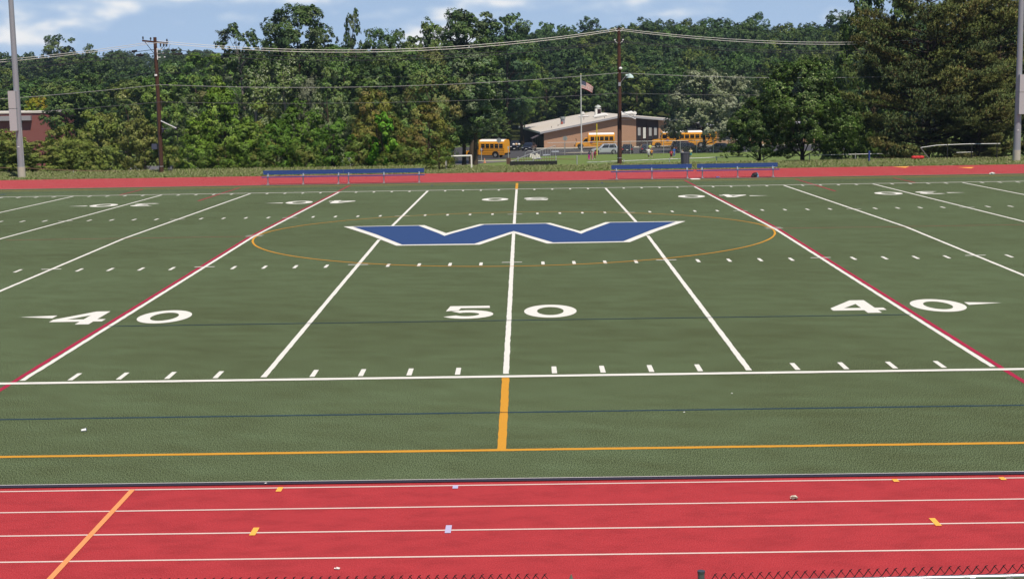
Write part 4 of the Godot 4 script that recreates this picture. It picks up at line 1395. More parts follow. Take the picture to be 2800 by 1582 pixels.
func fences() -> void:
	var galv := mat(0.48, 0.49, 0.50, 0.45, 0.5, 0.5)
	var rust := mat(0.19, 0.115, 0.075, 0.8)
	var black := mat(0.018, 0.018, 0.02, 0.6)
	# chain-link fence on the bank behind the right half
	var t := thing("chain_link_fence", "low chain-link fence with grey top rail on the bank, behind the right benches", "fence")
	var xs := [7.4, 10.6, 13.9, 17.2, 20.4, 23.6, 26.8]
	var ztop := -52.0
	var gy := ground_y(0, ztop)
	for x in xs:
		var g := Geo.new()
		g.cyl(Vector3(x, gy, ztop), Vector3(x, 0.02 + (x - 7) * 0.011, ztop), 0.035, 8)
		obj("post", g, galv, t)
	var g := Geo.new()
	g.tube([Vector3(4.8, -0.16, ztop), Vector3(14.0, 0.05, ztop), Vector3(26.9, 0.13, ztop)], [0.024, 0.024, 0.024], 7)
	obj("top_rail", g, galv, t)
	tag(obj("wire_mesh", chain_panel(Vector3(4.8, gy - 0.1, ztop + 0.03), Vector3(26.9, gy, ztop + 0.03), 1.0), galv, t), "", "", "", "stuff")
	# dark fence section by the right floodlight pole
	t = thing("dark_fence", "dark fence panel with pale sagging top rail, beside the right floodlight pole", "fence")
	for x in [28.7, 30.3, 32.0]:
		g = Geo.new()
		g.cyl(Vector3(x, -0.1, -47.4), Vector3(x, 0.92, -47.4), 0.035, 8)
		obj("post", g, black, t)
	g = Geo.new()
	g.tube([Vector3(26.9, 0.72, -47.4), Vector3(28.0, 0.86, -47.4), Vector3(30.0, 0.91, -47.4), Vector3(32.2, 0.90, -47.4)], [0.024, 0.026, 0.026, 0.026], 7)
	obj("top_rail", g, mat(0.55, 0.56, 0.57, 0.45, 0.3), t)
	g = Geo.new()
	g.cyl(Vector3(29.3, 0.35, -47.42), Vector3(30.4, 0.37, -47.42), 0.018, 6)
	obj("lower_rail", g, mat(0.55, 0.56, 0.57, 0.45, 0.3), t)
	tag(obj("wire_mesh", chain_panel(Vector3(28.7, -0.1, -47.44), Vector3(32.0, -0.1, -47.44), 0.95), black, t), "", "", "", "stuff")
	g = Geo.new()
	g.bar(Vector3(27.5, -0.05, -47.3), Vector3(26.9, 0.72, -47.4), 0.05, 0.05)
	obj("brace", g, mat(0.16, 0.15, 0.14), t)
	g = Geo.new()
	g.cyl(Vector3(23.3, -0.1, -46.6), Vector3(23.3, 0.6, -46.6), 0.06, 9)
	tag(obj("blue_post", g, mat(0.03, 0.05, 0.22, 0.5)), "short dark blue post at the verge below the great pine", "post")
	# rusty rail running down the bank at the far left
	t = thing("rusty_fence", "rusty low rail fence sloping down beside the left floodlight pole", "fence")
	g = Geo.new()
	g.tube([Vector3(-36.5, 0.45, -46.5), Vector3(-33.0, 0.34, -46.6), Vector3(-30.0, 0.12, -46.9), Vector3(-27.0, -0.02, -47.3), Vector3(-24.6, -0.06, -47.7)], [0.022, 0.022, 0.022, 0.022, 0.022], 7)
	obj("rail", g, rust, t)
	for p in [[-35.2, -46.55, 0.42], [-29.75, -46.93, 0.1], [-26.0, -47.45, -0.03]]:
		g = Geo.new()
		g.cyl(Vector3(p[0], -0.3, p[1]), Vector3(p[0], p[2], p[1]), 0.025, 7)
		obj("post", g, galv, t)
	# chain-link fence of the low ball field, along the school drive
	t = thing("field_fence", "grey chain-link fence along the school drive, behind the playing children", "fence")
	var zz := -194.6
	var yy := ground_y(0, zz)
	for k in 12:
		var x := 7.2 + k * 2.75
		g = Geo.new()
		g.cyl(Vector3(x, yy, zz), Vector3(x, yy + 2.15, zz), 0.05, 6)
		obj("post", g, galv, t)
	g = Geo.new()
	g.cyl(Vector3(4.4, yy + 2.1, zz), Vector3(37.4, yy + 2.1, zz), 0.035, 6)
	obj("top_rail", g, galv, t)
	tag(obj("wire_mesh", chain_panel(Vector3(4.4, yy, zz - 0.05), Vector3(37.4, yy, zz - 0.05), 2.1), galv, t), "", "", "", "stuff")
	# bleacher rail with black kick cloth at the bank's edge
	t = thing("bleacher_stair", "grey railing of a small bleacher stair rising right, above a black windscreen", "bleacher")
	var z := -48.6
	var x0 := -0.55
	var pts := [Vector3(x0, 0.12, z), Vector3(x0 + 1.55, 0.72, z), Vector3(x0 + 3.1, 1.18, z)]
	g = Geo.new()
	g.tube(pts, [0.026, 0.026, 0.026], 7)
	obj("handrail", g, galv, t)
	g = Geo.new()
	g.cyl(Vector3(x0 - 0.25, 0.27, z), Vector3(x0 + 3.1, 0.30, z), 0.02, 7)
	obj("lower_rail", g, rust, t)
	for k in 19:
		var f := k / 18.0
		var x := x0 + 3.1 * f
		var yt: float = lerpf(0.12, 0.72, f * 2.0) if f < 0.5 else lerpf(0.72, 1.18, f * 2.0 - 1.0)
		g = Geo.new()
		g.cyl(Vector3(x, 0.02, z), Vector3(x, yt, z), 0.012, 5)
		obj("baluster", g, galv, t)
	for x in [x0 + 0.55, x0 + 1.6, x0 + 3.12, x0 + 4.55]:
		g = Geo.new()
		g.cyl(Vector3(x, -0.3, z), Vector3(x, 0.42, z), 0.036, 8)
		g.ball(Vector3(x, 0.43, z), Vector3(0.045, 0.04, 0.045), 4, 7)
		obj("post", g, galv, t)
	g = Geo.new()
	g.cyl(Vector3(x0 + 3.12, 0.28, z), Vector3(x0 + 4.55, 0.24, z), 0.02, 6)
	obj("gate_rail", g, rust, t)
	g = Geo.new()
	g.tube([Vector3(x0 + 1.0, 0.35, z - 0.5), Vector3(x0 + 1.05, 0.72, z - 0.5), Vector3(x0 + 1.2, 0.82, z - 0.5), Vector3(x0 + 1.6, 0.82, z - 0.5), Vector3(x0 + 1.72, 0.7, z - 0.5)], [0.022, 0.022, 0.022, 0.022, 0.022], 6)
	obj("grab_rail", g, galv, t)
	for k in 4:
		g = Geo.new()
		g.box(Vector3(x0 + 1.3 + k * 0.6, 0.08 + k * 0.22, z - 0.9), Vector3(0.5, 0.04, 1.2))
		obj("step", g, galv, t)
	g = Geo.new()
	g.box(Vector3(1.05, -0.04, z + 0.12), Vector3(3.2, 0.42, 0.03))
	tag(obj("windscreen", g, black, t), "black cloth along the foot of the railing")
	g = Geo.new()
	g.box(Vector3(x0 - 0.1, 0.2, z + 0.06), Vector3(0.27, 0.42, 0.05))
	obj("brown_panel", g, mat(0.10, 0.055, 0.04, 0.8), t)
	for k in 4:
		g = Geo.new()
		g.cyl(Vector3(x0 - 0.22 + k * 0.09, -0.1, z + 0.09), Vector3(x0 - 0.22 + k * 0.09, 0.44, z + 0.09), 0.012, 5)
		obj("picket", g, rust, t)
	g = Geo.new()   # white cloths hung over the rail
	for k in 5:
		var x := x0 + 1.42 + k * 0.14
		g.box(Vector3(x, 0.54 - 0.05 * (k % 3), z + 0.04), Vector3(0.11, 0.26 + 0.05 * (k % 2), 0.03), Basis(Vector3(0, 0, 1), 0.12 * (k - 2)))
	tag(obj("hanging_cloth", g, mat(0.72, 0.68, 0.62, 0.9)), "crumpled white cloths hung on the bleacher stair's railing", "cloth")
	# white pipe barrier left of it
	t = thing("pipe_barrier", "white pipe barrier with one post showing, left of the bleacher stair", "barrier")
	g = Geo.new()
	g.cyl(Vector3(-4.75, 0.72, -45.6), Vector3(-3.03, 0.74, -45.6), 0.05, 10)
	obj("crossbar", g, mat(0.8, 0.79, 0.75, 0.4), t)
	for p in [[-3.05, -45.6], [-4.72, -45.6]]:
		g = Geo.new()
		g.box(Vector3(p[0], 0.32, p[1]), Vector3(0.09, 0.86, 0.09))
		obj("post", g, mat(0.8, 0.76, 0.70, 0.4), t)
	# grey ribbed trash barrel
	t = thing("trash_barrel", "dark grey plastic trash barrel behind the gap of the right benches", "barrel", Vector3(10.96, -0.1, -45.3))
	g = Geo.new()
	g.tube([Vector3.ZERO, Vector3(0, 0.84, 0)], [0.25, 0.295], 18)
	obj("barrel", g, mat(0.07, 0.07, 0.09, 0.5), t)
	g = Geo.new()
	g.tube([Vector3(0, 0.80, 0), Vector3(0, 0.85, 0)], [0.31, 0.315], 18)
	obj("rim", g, mat(0.09, 0.09, 0.11, 0.5), t)
	for k in 9:
		var a := TAU * k / 9
		g = Geo.new()
		g.bar(Vector3(cos(a) * 0.25, 0.03, sin(a) * 0.25), Vector3(cos(a) * 0.295, 0.8, sin(a) * 0.295), 0.03, 0.03)
		obj("rib", g, mat(0.055, 0.055, 0.075, 0.5), t)
	near_fence()

func near_fence() -> void:   # the chain-link fence right below the camera: only its top reaches into the picture
	var z := 40.3
	var top := 1.595
	var wire_m := mat(0.016, 0.010, 0.014, 0.5, 0.0)
	var galv := mat(0.42, 0.43, 0.45, 0.32, 0.8, 0.5)
	for part in 2:
		var x0 := -5.6 if part == 0 else 1.80
		var x1 := 0.60 if part == 0 else 6.4
		var t := thing("near_fence" if part == 0 else "near_gate", "dark chain-link fence at the bottom edge, left of the gap" if part == 0 else "dark chain-link fence with silver rail at the bottom right corner", "fence", Vector3(0, 0, z))
		var W := 0.0705
		var g := Geo.new()
		var pts := []
		var rr := []
		var n := 40
		for k in n:
			pts.append(Vector3((0.5 if k % 2 else -0.5) * W, -0.012 - k * W * 0.5, 0.006 if k % 2 else -0.006))
			rr.append(0.004)
		pts[0] = Vector3(-0.006, 0.004, 0)
		g.tube(pts, rr, 5, true)
		g.tube([Vector3(-0.5 * W, -0.012 - W * 0.5, 0.006), Vector3(0.0, 0.004, 0.002), Vector3(0.014, 0.012, 0.004)], [0.004, 0.004, 0.0035], 5, true)
		var m := g.mesh()
		var cnt := int((x1 - x0) / W)
		for k in cnt:
			var o := put("wire", m, wire_m, t)
			var lift := 0.0
			if part == 1:
				lift = -0.018 + 0.018 * (k * W)
			o.position = Vector3(x0 + 0.05 + k * W, top - 0.004 + lift + wob.get_noise_1d(k * 5.0) * 0.004, 0)
		g = Geo.new()
		var rail_y := 1.513 if part == 1 else 1.46
		g.tube([Vector3(x0, rail_y - (0.0 if part else 0.0), 0.03), Vector3(x1, rail_y + (0.05 if part else 0.0), 0.03)], [0.021, 0.021], 14)
		obj("top_rail", g, galv, t)
		for x in ([x1, x0, -2.4] if part == 0 else [x0 - 0.06, 4.15]):
			g = Geo.new()
			g.cyl(Vector3(x, FLAT, 0.0 if x < 4.0 else 0.07), Vector3(x, 1.40 if x < 1.0 else (1.60 if x < 4 else 1.5), 0.0 if x < 4.0 else 0.07), 0.028, 14)
			obj("post", g, mat(0.16, 0.16, 0.18, 0.4, 0.6) if part == 1 else galv, t)
		if part == 1:
			g = Geo.new()
			g.cyl(Vector3(1.74, 1.588, 0), Vector3(1.74, 1.606, 0), 0.031, 14)
			obj("post_cap", g, mat(0.10, 0.10, 0.12, 0.4, 0.6), t)
			for x in [2.8, 3.4, 3.98]:
				g = Geo.new()
				g.tube([Vector3(x, 1.495, 0.03), Vector3(x, 1.52, 0.052), Vector3(x, 1.548, 0.03), Vector3(x, 1.52, 0.008)], [0.003, 0.003, 0.003, 0.003], 5)
				obj("tie_wire", g, mat(0.2, 0.2, 0.2), t)
			g = Geo.new()
			g.cyl(Vector3(3.83, 1.527, 0.03), Vector3(3.87, 1.527, 0.03), 0.026, 14)
			obj("rail_sleeve", g, galv, t)
		else:
			g = Geo.new()
			g.tube([Vector3(0.72, 1.42, 0), Vector3(0.72, 1.52, 0), Vector3(0.72, 1.56, 0), Vector3(0.72, 1.592, 0)], [0.03, 0.03, 0.016, 0.003], 12)
			obj("post_finial", g, galv, t)
			g = Geo.new()
			g.cyl(Vector3(0.72, FLAT, 0), Vector3(0.72, 1.42, 0), 0.026, 12)
			obj("post", g, galv, t)

# ---------------------------------------------------------------- school and other buildings
func school() -> void:
	var brick := textured(noise_tex(512, 0.32, 3, [Color(0.29, 0.17, 0.11).linear_to_srgb(), Color(0.43, 0.265, 0.185).linear_to_srgb(), Color(0.52, 0.34, 0.245).linear_to_srgb()], [0.2, 0.5, 0.85], 51), 0.55, 0.9, 0.2)
	var roofm := mat(0.62, 0.575, 0.52, 0.8, 0.0, 0.3, 0.18)
	var fascia := mat(0.36, 0.36, 0.39, 0.6)
	var brown := mat(0.045, 0.026, 0.026, 0.6)
	var glass := mat(0.03, 0.035, 0.045, 0.1, 0.0, 0.6)
	var blind := mat(0.62, 0.62, 0.60, 0.6)
	var t := thing("school_building", "long tan brick school with low gabled pale roof, white roof vents and parked buses", "building", Vector3(4.26, -6.95, -227.2), 0.107)
	# local: x along the front, z forward (front wall at z = 0), depth to -38; ridge at x = 15
	var D := 38.0
	var W := 30.0
	var roofy := func(x: float) -> float: return 3.05 + 2.72 * (x / 15.0) if x < 15.0 else 5.77 - 1.5 * ((x - 15.0) / 15.0)
	var front := func(p: Vector2, d: float) -> Vector3: return Vector3(p.x, p.y, d)
	var piers := [[0.0, 17.6], [21.9, 23.7]]
	for pr in piers:
		var g := Geo.new()
		var poly := [Vector2(pr[0], 0), Vector2(pr[1], 0)]
		poly.append(Vector2(pr[1], roofy.call(pr[1])))
		if pr[0] < 15.0 and pr[1] > 15.0:
			poly.append(Vector2(15.0, roofy.call(15.0)))
		poly.append(Vector2(pr[0], roofy.call(pr[0])))
		g.prism(poly, front, -0.3, 0.0)
		obj("brick_wall", g, brick, t)
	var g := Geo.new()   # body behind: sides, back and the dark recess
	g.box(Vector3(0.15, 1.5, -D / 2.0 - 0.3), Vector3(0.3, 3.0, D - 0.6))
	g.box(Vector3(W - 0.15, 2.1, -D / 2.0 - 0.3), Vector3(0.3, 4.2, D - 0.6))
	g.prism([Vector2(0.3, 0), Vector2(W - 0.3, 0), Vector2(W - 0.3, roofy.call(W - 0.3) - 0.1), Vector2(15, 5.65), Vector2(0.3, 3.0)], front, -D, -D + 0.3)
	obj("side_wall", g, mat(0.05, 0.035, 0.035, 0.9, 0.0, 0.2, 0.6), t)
	# tall window bay
	g = Geo.new()
	g.prism([Vector2(17.6, 0), Vector2(21.9, 0), Vector2(21.9, roofy.call(21.9)), Vector2(17.6, roofy.call(17.6))], front, -0.3, -0.09)
	var bay := obj("window_bay", g, brown, t)
	for k in 4:
		g = Geo.new()
		g.box(Vector3(18.2 + k * 1.0 + (0.12 if k > 1 else 0.0), 2.55, -0.08), Vector3(0.66, 2.3, 0.04))
		obj("window_pane", g, glass, bay)
		g = Geo.new()
		var hh: float = [1.5, 2.05, 1.6, 1.5][k]
		g.box(Vector3(18.2 + k * 1.0 + (0.12 if k > 1 else 0.0), 3.7 - hh / 2.0 - 0.04, -0.05), Vector3(0.52, hh, 0.02))
		obj("window_blind", g, blind if k == 1 else mat(0.36, 0.36, 0.37, 0.6), bay)
	for x in [17.75, 19.72, 21.75]:
		g = Geo.new()
		g.box(Vector3(x, 2.4, -0.045), Vector3(0.12, 4.7, 0.07))
		obj("mullion", g, brown, bay)
	for y in [1.32, 3.78]:
		g = Geo.new()
		g.box(Vector3(19.75, y, -0.047), Vector3(4.1, 0.1, 0.06))
		obj("transom", g, brown, bay)
	# glazed entrance behind the long bus
	g = Geo.new()
	g.prism([Vector2(23.7, 0), Vector2(W, 0), Vector2(W, roofy.call(W)), Vector2(23.7, roofy.call(23.7))], front, -1.6, -1.4)
	var en := obj("entrance", g, mat(0.028, 0.03, 0.036, 0.7), t)
	for k in 5:
		for q in 2:
			g = Geo.new()
			g.box(Vector3(24.5 + k * 1.25, 1.0 + q * 1.35, -1.37), Vector3(1.05, 1.15, 0.05))
			obj("glass_pane", g, glass, en)
		g = Geo.new()
		g.box(Vector3(24.5 + k * 1.25, 3.05, -1.37), Vector3(1.05, 0.42, 0.05))
		obj("transom_panel", g, mat(0.17, 0.18, 0.2, 0.4), en)
	# roof slabs with overhang and fascia
	for side in 2:
		g = Geo.new()
		var xa := -0.75 if side == 0 else 15.0
		var xb := 15.0 if side == 0 else W + 0.75
		g.prism([Vector2(xa, roofy.call(xa) + 0.01), Vector2(xb, roofy.call(xb) + 0.01), Vector2(xb, roofy.call(xb) + 0.28), Vector2(xa, roofy.call(xa) + 0.28)], front, -D - 0.6, 0.72)
		var rf := obj("roof", g, roofm, t)
		g = Geo.new()
		g.prism([Vector2(xa - 0.0, roofy.call(xa) - 0.06), Vector2(xb, roofy.call(xb) - 0.06), Vector2(xb, roofy.call(xb) + 0.30), Vector2(xa, roofy.call(xa) + 0.30)], front, 0.722, 0.78)
		obj("fascia", g, fascia, rf)
		if side == 0:
			g = Geo.new()
			g.box(Vector3(xa - 0.04, roofy.call(xa) + 0.15, -D / 2.0 + 0.06), Vector3(0.06, 0.34, D + 1.32))
			obj("gutter", g, mat(0.7, 0.69, 0.66, 0.5), rf)
	# rooftop plant
	var metal := mat(0.5, 0.5, 0.52, 0.4, 0.4)
	var wht := mat(0.78, 0.77, 0.74, 0.5)
	var vents := [[5.2, -12.0, 0], [12.6, -14.5, 1], [13.6, -22.0, 2], [11.4, -27.0, 2], [10.6, -20.0, 3], [12.2, -8.0, 4], [17.5, -9.0, 4], [19.5, -12.0, 2]]
	for vn in vents:
		var at := Vector3(vn[0], roofy.call(vn[0]) + 0.27, vn[1])
		g = Geo.new()
		if vn[2] == 0:
			g.cyl(at, at + Vector3(0, 1.05, 0), 0.42, 14)
			var st := obj("roof_stack", g, mat(0.28, 0.28, 0.33, 0.45, 0.4), t)
			g = Geo.new()
			g.cyl(at + Vector3(0, 1.0, 0), at + Vector3(0, 1.4, 0), 0.56, 14)
			obj("cap", g, mat(0.33, 0.36, 0.36, 0.4, 0.3), st)
			g = Geo.new()
			g.box(at + Vector3(-0.2, 0.25, 0.42), Vector3(0.35, 0.4, 0.1))
			obj("pilot_box", g, mat(0.4, 0.1, 0.07), st)
		elif vn[2] == 1:
			g.box(at + Vector3(0, 0.75, 0), Vector3(1.15, 1.5, 1.0))
			var bx := obj("air_handler", g, wht, t)
			g = Geo.new()
			g.box(at + Vector3(0.18, 0.9, 0.51), Vector3(0.7, 1.0, 0.03))
			obj("louvre", g, mat(0.03, 0.012, 0.016, 0.7), bx)
			g = Geo.new()
			g.tube([at + Vector3(0, 1.5, 0), at + Vector3(0, 1.68, 0), at + Vector3(0, 1.75, 0), at + Vector3(0, 2.05, 0), at + Vector3(0, 2.25, 0)], [0.3, 0.3, 0.68, 0.5, 0.08], 14)
			obj("fan_hood", g, mat(0.72, 0.76, 0.74, 0.4), bx)
		elif vn[2] == 2:
			g.tube([at, at + Vector3(0, 0.35, 0), at + Vector3(0, 0.4, 0), at + Vector3(0, 0.75, 0), at + Vector3(0, 0.95, 0)], [0.28, 0.28, 0.45, 0.4, 0.08], 12)
			obj("roof_fan", g, wht, t)
		elif vn[2] == 3:
			g.cyl(at + Vector3(-1.1, 0.22, 0), at + Vector3(1.1, 0.34, 0.2), 0.15, 8)
			g.cyl(at, at + Vector3(0, 0.75, 0), 0.09, 8)
			obj("vent_pipe", g, metal, t)
		else:
			g.tube([at + Vector3(-1.4, 0.1, 0), at + Vector3(-0.9, 0.2, 0), at + Vector3(0.9, 0.45, 0), at + Vector3(1.3, 0.3, 0)], [0.2, 0.42, 0.42, 0.2], 10)
			obj("skylight", g, mat(0.6, 0.6, 0.6, 0.3), t)
	for p in [[2.2, -6.0], [3.6, -7.0], [11.9, -2.2], [9.4, -12.0]]:
		g = Geo.new()
		g.cyl(Vector3(p[0], roofy.call(p[0]) + 0.2, p[1]), Vector3(p[0], roofy.call(p[0]) + 0.62, p[1]), 0.05, 6)
		obj("pipe_stub", g, mat(0.12, 0.09, 0.08), t)
	# canopy and doors on the left side
	g = Geo.new()
	g.quad(Vector3(0, 2.95, -0.4), Vector3(-0.0, 2.95, -3.4), Vector3(-2.2, 2.0, -3.4), Vector3(-2.2, 2.0, -0.4))
	g.box(Vector3(-1.1, 2.45, -0.36), Vector3(2.5, 0.12, 0.1), Basis(Vector3(0, 0, 1), 0.41))
	g.box(Vector3(-2.2, 1.98, -1.9), Vector3(0.1, 0.14, 3.1))
	var cn := obj("canopy", g, mat(0.10, 0.085, 0.10, 0.6), t)
	for zz in [-0.5, -3.3]:
		g = Geo.new()
		g.cyl(Vector3(-2.15, 0, zz), Vector3(-2.15, 2.0, zz), 0.05, 6)
		obj("canopy_post", g, brown, cn)
	for k in 5:
		g = Geo.new()
		g.box(Vector3(-0.03, 1.2, -1.2 - k * 3.2), Vector3(0.05, 2.1, 1.4))
		obj("side_door", g, mat(0.02, 0.018, 0.022, 0.5), t)
	g = Geo.new()
	g.box(Vector3(23.1, 1.9, 0.1), Vector3(0.25, 0.3, 0.18))
	obj("wall_lamp", g, mat(0.6, 0.5, 0.4), t)
	g = Geo.new()
	g.box(Vector3(23.0, 2.6, 0.06), Vector3(0.3, 0.3, 0.1))
	obj("loudspeaker", g, brown, t)
	# low wing to the right, seen in scraps under the trees
	g = Geo.new()
	g.box(Vector3(42.0, 1.75, -9.0), Vector3(23.4, 3.5, 14.0))
	var wing := obj("low_wing", g, brick, t)
	g = Geo.new()
	g.box(Vector3(42.0, 3.62, -9.0), Vector3(24.4, 0.24, 15.4))
	obj("flat_roof", g, fascia, wing)
	for k in 7:
		g = Geo.new()
		g.box(Vector3(32.2 + k * 3.2, 1.7, -1.97), Vector3(1.9, 1.5, 0.06))
		obj("wing_window", g, glass, wing)
	# red brick building far left
	t = thing("brick_building", "flat-roofed red brick building behind the left floodlight pole", "building", Vector3(-74.6, -5.95, -150.0), 0.05)
	var redb := textured(noise_tex(512, 0.3, 3, [Color(0.17, 0.065, 0.06).linear_to_srgb(), Color(0.25, 0.10, 0.092).linear_to_srgb(), Color(0.20, 0.08, 0.07).linear_to_srgb()], [0.2, 0.5, 0.85], 52), 0.6, 0.9, 0.2)
	g = Geo.new()
	g.box(Vector3(-2.0, 4.2, -6.0), Vector3(25.2, 8.4, 12.0))
	obj("brick_wall", g, redb, t)
	g = Geo.new()
	g.box(Vector3(-2.0, 8.48, -6.0), Vector3(25.5, 0.2, 12.3))
	obj("coping", g, mat(0.62, 0.58, 0.52, 0.6), t)
	g = Geo.new()
	g.box(Vector3(-3.1, 7.72, 0.35), Vector3(22.0, 0.62, 0.7))
	obj("canopy", g, mat(0.34, 0.33, 0.36, 0.7, 0.0, 0.3, 0.8), t)
	for k in 6:
		g = Geo.new()
		g.box(Vector3(6.4 - k * 3.4, 3.6, 0.02), Vector3(1.5, 1.9, 0.08))
		var wn := obj("window", g, mat(0.62, 0.52, 0.38, 0.6), t)
		g = Geo.new()
		g.box(Vector3(6.4 - k * 3.4, 3.5, 0.06), Vector3(1.2, 1.6, 0.03))
		obj("pane", g, glass, wn)
	g = Geo.new()
	g.cyl(Vector3(6.3, 8.1, 0.1), Vector3(6.6, 7.1, 0.12), 0.06, 6)
	obj("drain_pipe", g, brown, t)

# ---------------------------------------------------------------- vehicles
func wheel(t: Node3D, at: Vector3, r: float, w: float) -> void:
	var g := Geo.new()
	g.tube([at - Vector3(0, 0, w / 2.0), at - Vector3(0, 0, w / 2.0 - 0.03), at + Vector3(0, 0, w / 2.0 - 0.03), at + Vector3(0, 0, w / 2.0)], [r * 0.9, r, r, r * 0.9], 16)
	var ty := obj("wheel", g, mat(0.015, 0.015, 0.016, 0.8), t)
	g = Geo.new()
	var s := signf(at.z)
	g.cyl(at + Vector3(0, 0, s * (w / 2.0 - 0.01)), at + Vector3(0, 0, s * (w / 2.0 + 0.015)), r * 0.56, 12)
	obj("rim", g, mat(0.35, 0.35, 0.36, 0.4, 0.5), ty)

# a school bus with its nose towards -x; the side towards +z carries the stop arm
func school_bus(at: Vector3, turn: float, len: float, panes: int, small: bool, label: String) -> void:
	var yel := mat(0.80, 0.345, 0.02, 0.45, 0.0, 0.45)
	var blk := mat(0.015, 0.014, 0.014, 0.5)
	var white := mat(0.80, 0.76, 0.72, 0.5)
	var glass := mat(0.012, 0.012, 0.016, 0.08, 0.0, 0.6)
	var t := thing("school_bus", label, "bus", at, turn, "yellow school buses")
	var nose := 1.5 if small else 1.75
	var H := 2.95 if small else 3.1
	var hw := 1.12 if small else 1.2
	var xb := -len / 2.0 + nose + (0.9 if small else 0.0)
	var xe := len / 2.0
	var floor_y := 0.5
	var sec := func(p: Vector2, d: float) -> Vector3: return Vector3(d, p.y, -p.x)
	var pr := [Vector2(-hw, floor_y), Vector2(hw, floor_y), Vector2(hw, H - 0.65), Vector2(hw - 0.06, H - 0.3), Vector2(hw - 0.3, H - 0.07), Vector2(0, H), Vector2(-hw + 0.3, H - 0.07), Vector2(-hw + 0.06, H - 0.3), Vector2(-hw, H - 0.65)]
	var g := Geo.new()
	g.prism(pr, sec, xb, xe)
	obj("body", g, yel, t)
	g = Geo.new()
	g.prism([Vector2(hw - 0.045, H - 0.3), Vector2(hw - 0.285, H - 0.055), Vector2(0, H + 0.016), Vector2(-hw + 0.285, H - 0.055), Vector2(-hw + 0.045, H - 0.3)], sec, xb + 0.15, xe - 0.12)
	obj("roof", g, white, t)
	# cab and bonnet
	var xn := -len / 2.0
	var fwd := func(p: Vector2, d: float) -> Vector3: return Vector3(p.x, p.y, d)
	g = Geo.new()
	if small:
		g.prism([Vector2(xn, 0.5), Vector2(xb, 0.5), Vector2(xb, 2.1), Vector2(xn + 1.75, 2.0), Vector2(xn + 1.1, 1.28), Vector2(xn + 0.12, 1.08)], fwd, -0.98, 0.98)
	else:
		g.prism([Vector2(xn, 0.55), Vector2(xb, 0.5), Vector2(xb, 1.62), Vector2(xn + 0.5, 1.5), Vector2(xn + 0.08, 1.3)], fwd, -0.95, 0.95)
	obj("bonnet", g, yel, t)
	g = Geo.new()
	if small:
		g.quad(Vector3(xn + 1.13, 1.32, 0.86), Vector3(xn + 1.13, 1.32, -0.86), Vector3(xn + 1.73, 1.97, -0.8), Vector3(xn + 1.73, 1.97, 0.8))
		for k in g.v.size():
			g.v[k] += Vector3(-0.02, 0.02, 0)
	else:
		g.box(Vector3(xb - 0.02, H - 0.85, 0), Vector3(0.05, 0.8, hw * 1.7))
	obj("windscreen", g, glass, t)
	for s in [-1.0, 1.0]:
		g = Geo.new()
		if small:
			g.prism([Vector2(xn + 1.35, 1.35), Vector2(xb - 0.1, 1.35), Vector2(xb - 0.1, 1.98), Vector2(xn + 1.85, 1.92)], fwd, s * 0.985 - 0.008, s * 0.985 + 0.008)
		else:
			g.box(Vector3(xb + 0.55, H - 1.0, s * hw), Vector3(0.85, 0.75, 0.02))
		obj("cab_window", g, glass, t)
		g = Geo.new()
		var dx := xb - 0.55 if small else xb + 0.6
		g.box(Vector3(dx, 0.95, s * (0.99 if small else hw + 0.002)), Vector3(0.95, 0.75, 0.02))
		obj("door" if small else "side_panel", g, yel, t)
		var x := xb + (0.35 if small else 1.35)
		var step := (xe - 0.2 - x) / panes
		for k in panes:
			g = Geo.new()
			g.box(Vector3(x + step * (k + 0.5), H - 1.02, s * (hw + 0.004)), Vector3(step * 0.8, 0.68, 0.03))
			var wn := obj("window", g, glass, t)
			g = Geo.new()
			g.box(Vector3(x + step * (k + 0.5), H - 0.96, s * (hw + 0.018)), Vector3(step * 0.8, 0.035, 0.012))
			obj("sash_bar", g, mat(0.25, 0.2, 0.1, 0.5), wn)
		for y in [H - 1.52, H - 1.82, 0.78]:
			g = Geo.new()
			g.box(Vector3((xb + xe) / 2.0 + 0.2, y, s * (hw + 0.012)), Vector3(xe - xb - 0.5, 0.055, 0.03))
			obj("rub_rail", g, blk, t)
		# dark lettering-height strip between the rails is too small to read; its dashes
		g = Geo.new()
		g.box(Vector3(xn + 0.02, 1.05, s * 0.68), Vector3(0.06, 0.2, 0.24))
		obj("headlight", g, mat(0.7, 0.7, 0.66, 0.2), t)
		g = Geo.new()
		g.bar(Vector3(xn + 0.35, 1.3, s * 0.9), Vector3(xn + 0.2, 1.75, s * 1.25), 0.03, 0.03)
		g.box(Vector3(xn + 0.2, 1.82, s * 1.27), Vector3(0.06, 0.3, 0.2))
		obj("mirror", g, blk, t)
		wheel(t, Vector3(xn + (0.95 if small else 1.05), 0.46, s * (hw - 0.18)), 0.46, 0.28)
		wheel(t, Vector3(xe - (1.6 if small else 2.9), 0.46, s * (hw - 0.16)), 0.46, 0.32)
		for wx in [xn + (0.95 if small else 1.05), xe - (1.6 if small else 2.9)]:
			g = Geo.new()
			g.prism([Vector2(wx - 0.6, 0.5), Vector2(wx + 0.6, 0.5), Vector2(wx + 0.5, 0.88), Vector2(wx + 0.25, 1.04), Vector2(wx - 0.25, 1.04), Vector2(wx - 0.5, 0.88)], fwd, s * (hw + 0.002) - 0.006, s * (hw + 0.002) + 0.006)
			obj("wheel_arch", g, blk, t)
	g = Geo.new()
	g.box(Vector3(xn - 0.06, 0.62, 0), Vector3(0.16, 0.28, 2.05))
	obj("bumper", g, blk, t)
	g = Geo.new()
	g.box(Vector3(xn + (0.12 if small else 0.02), 0.98, 0), Vector3(0.06, 0.3, 1.0))
	obj("grille", g, blk, t)
	g = Geo.new()
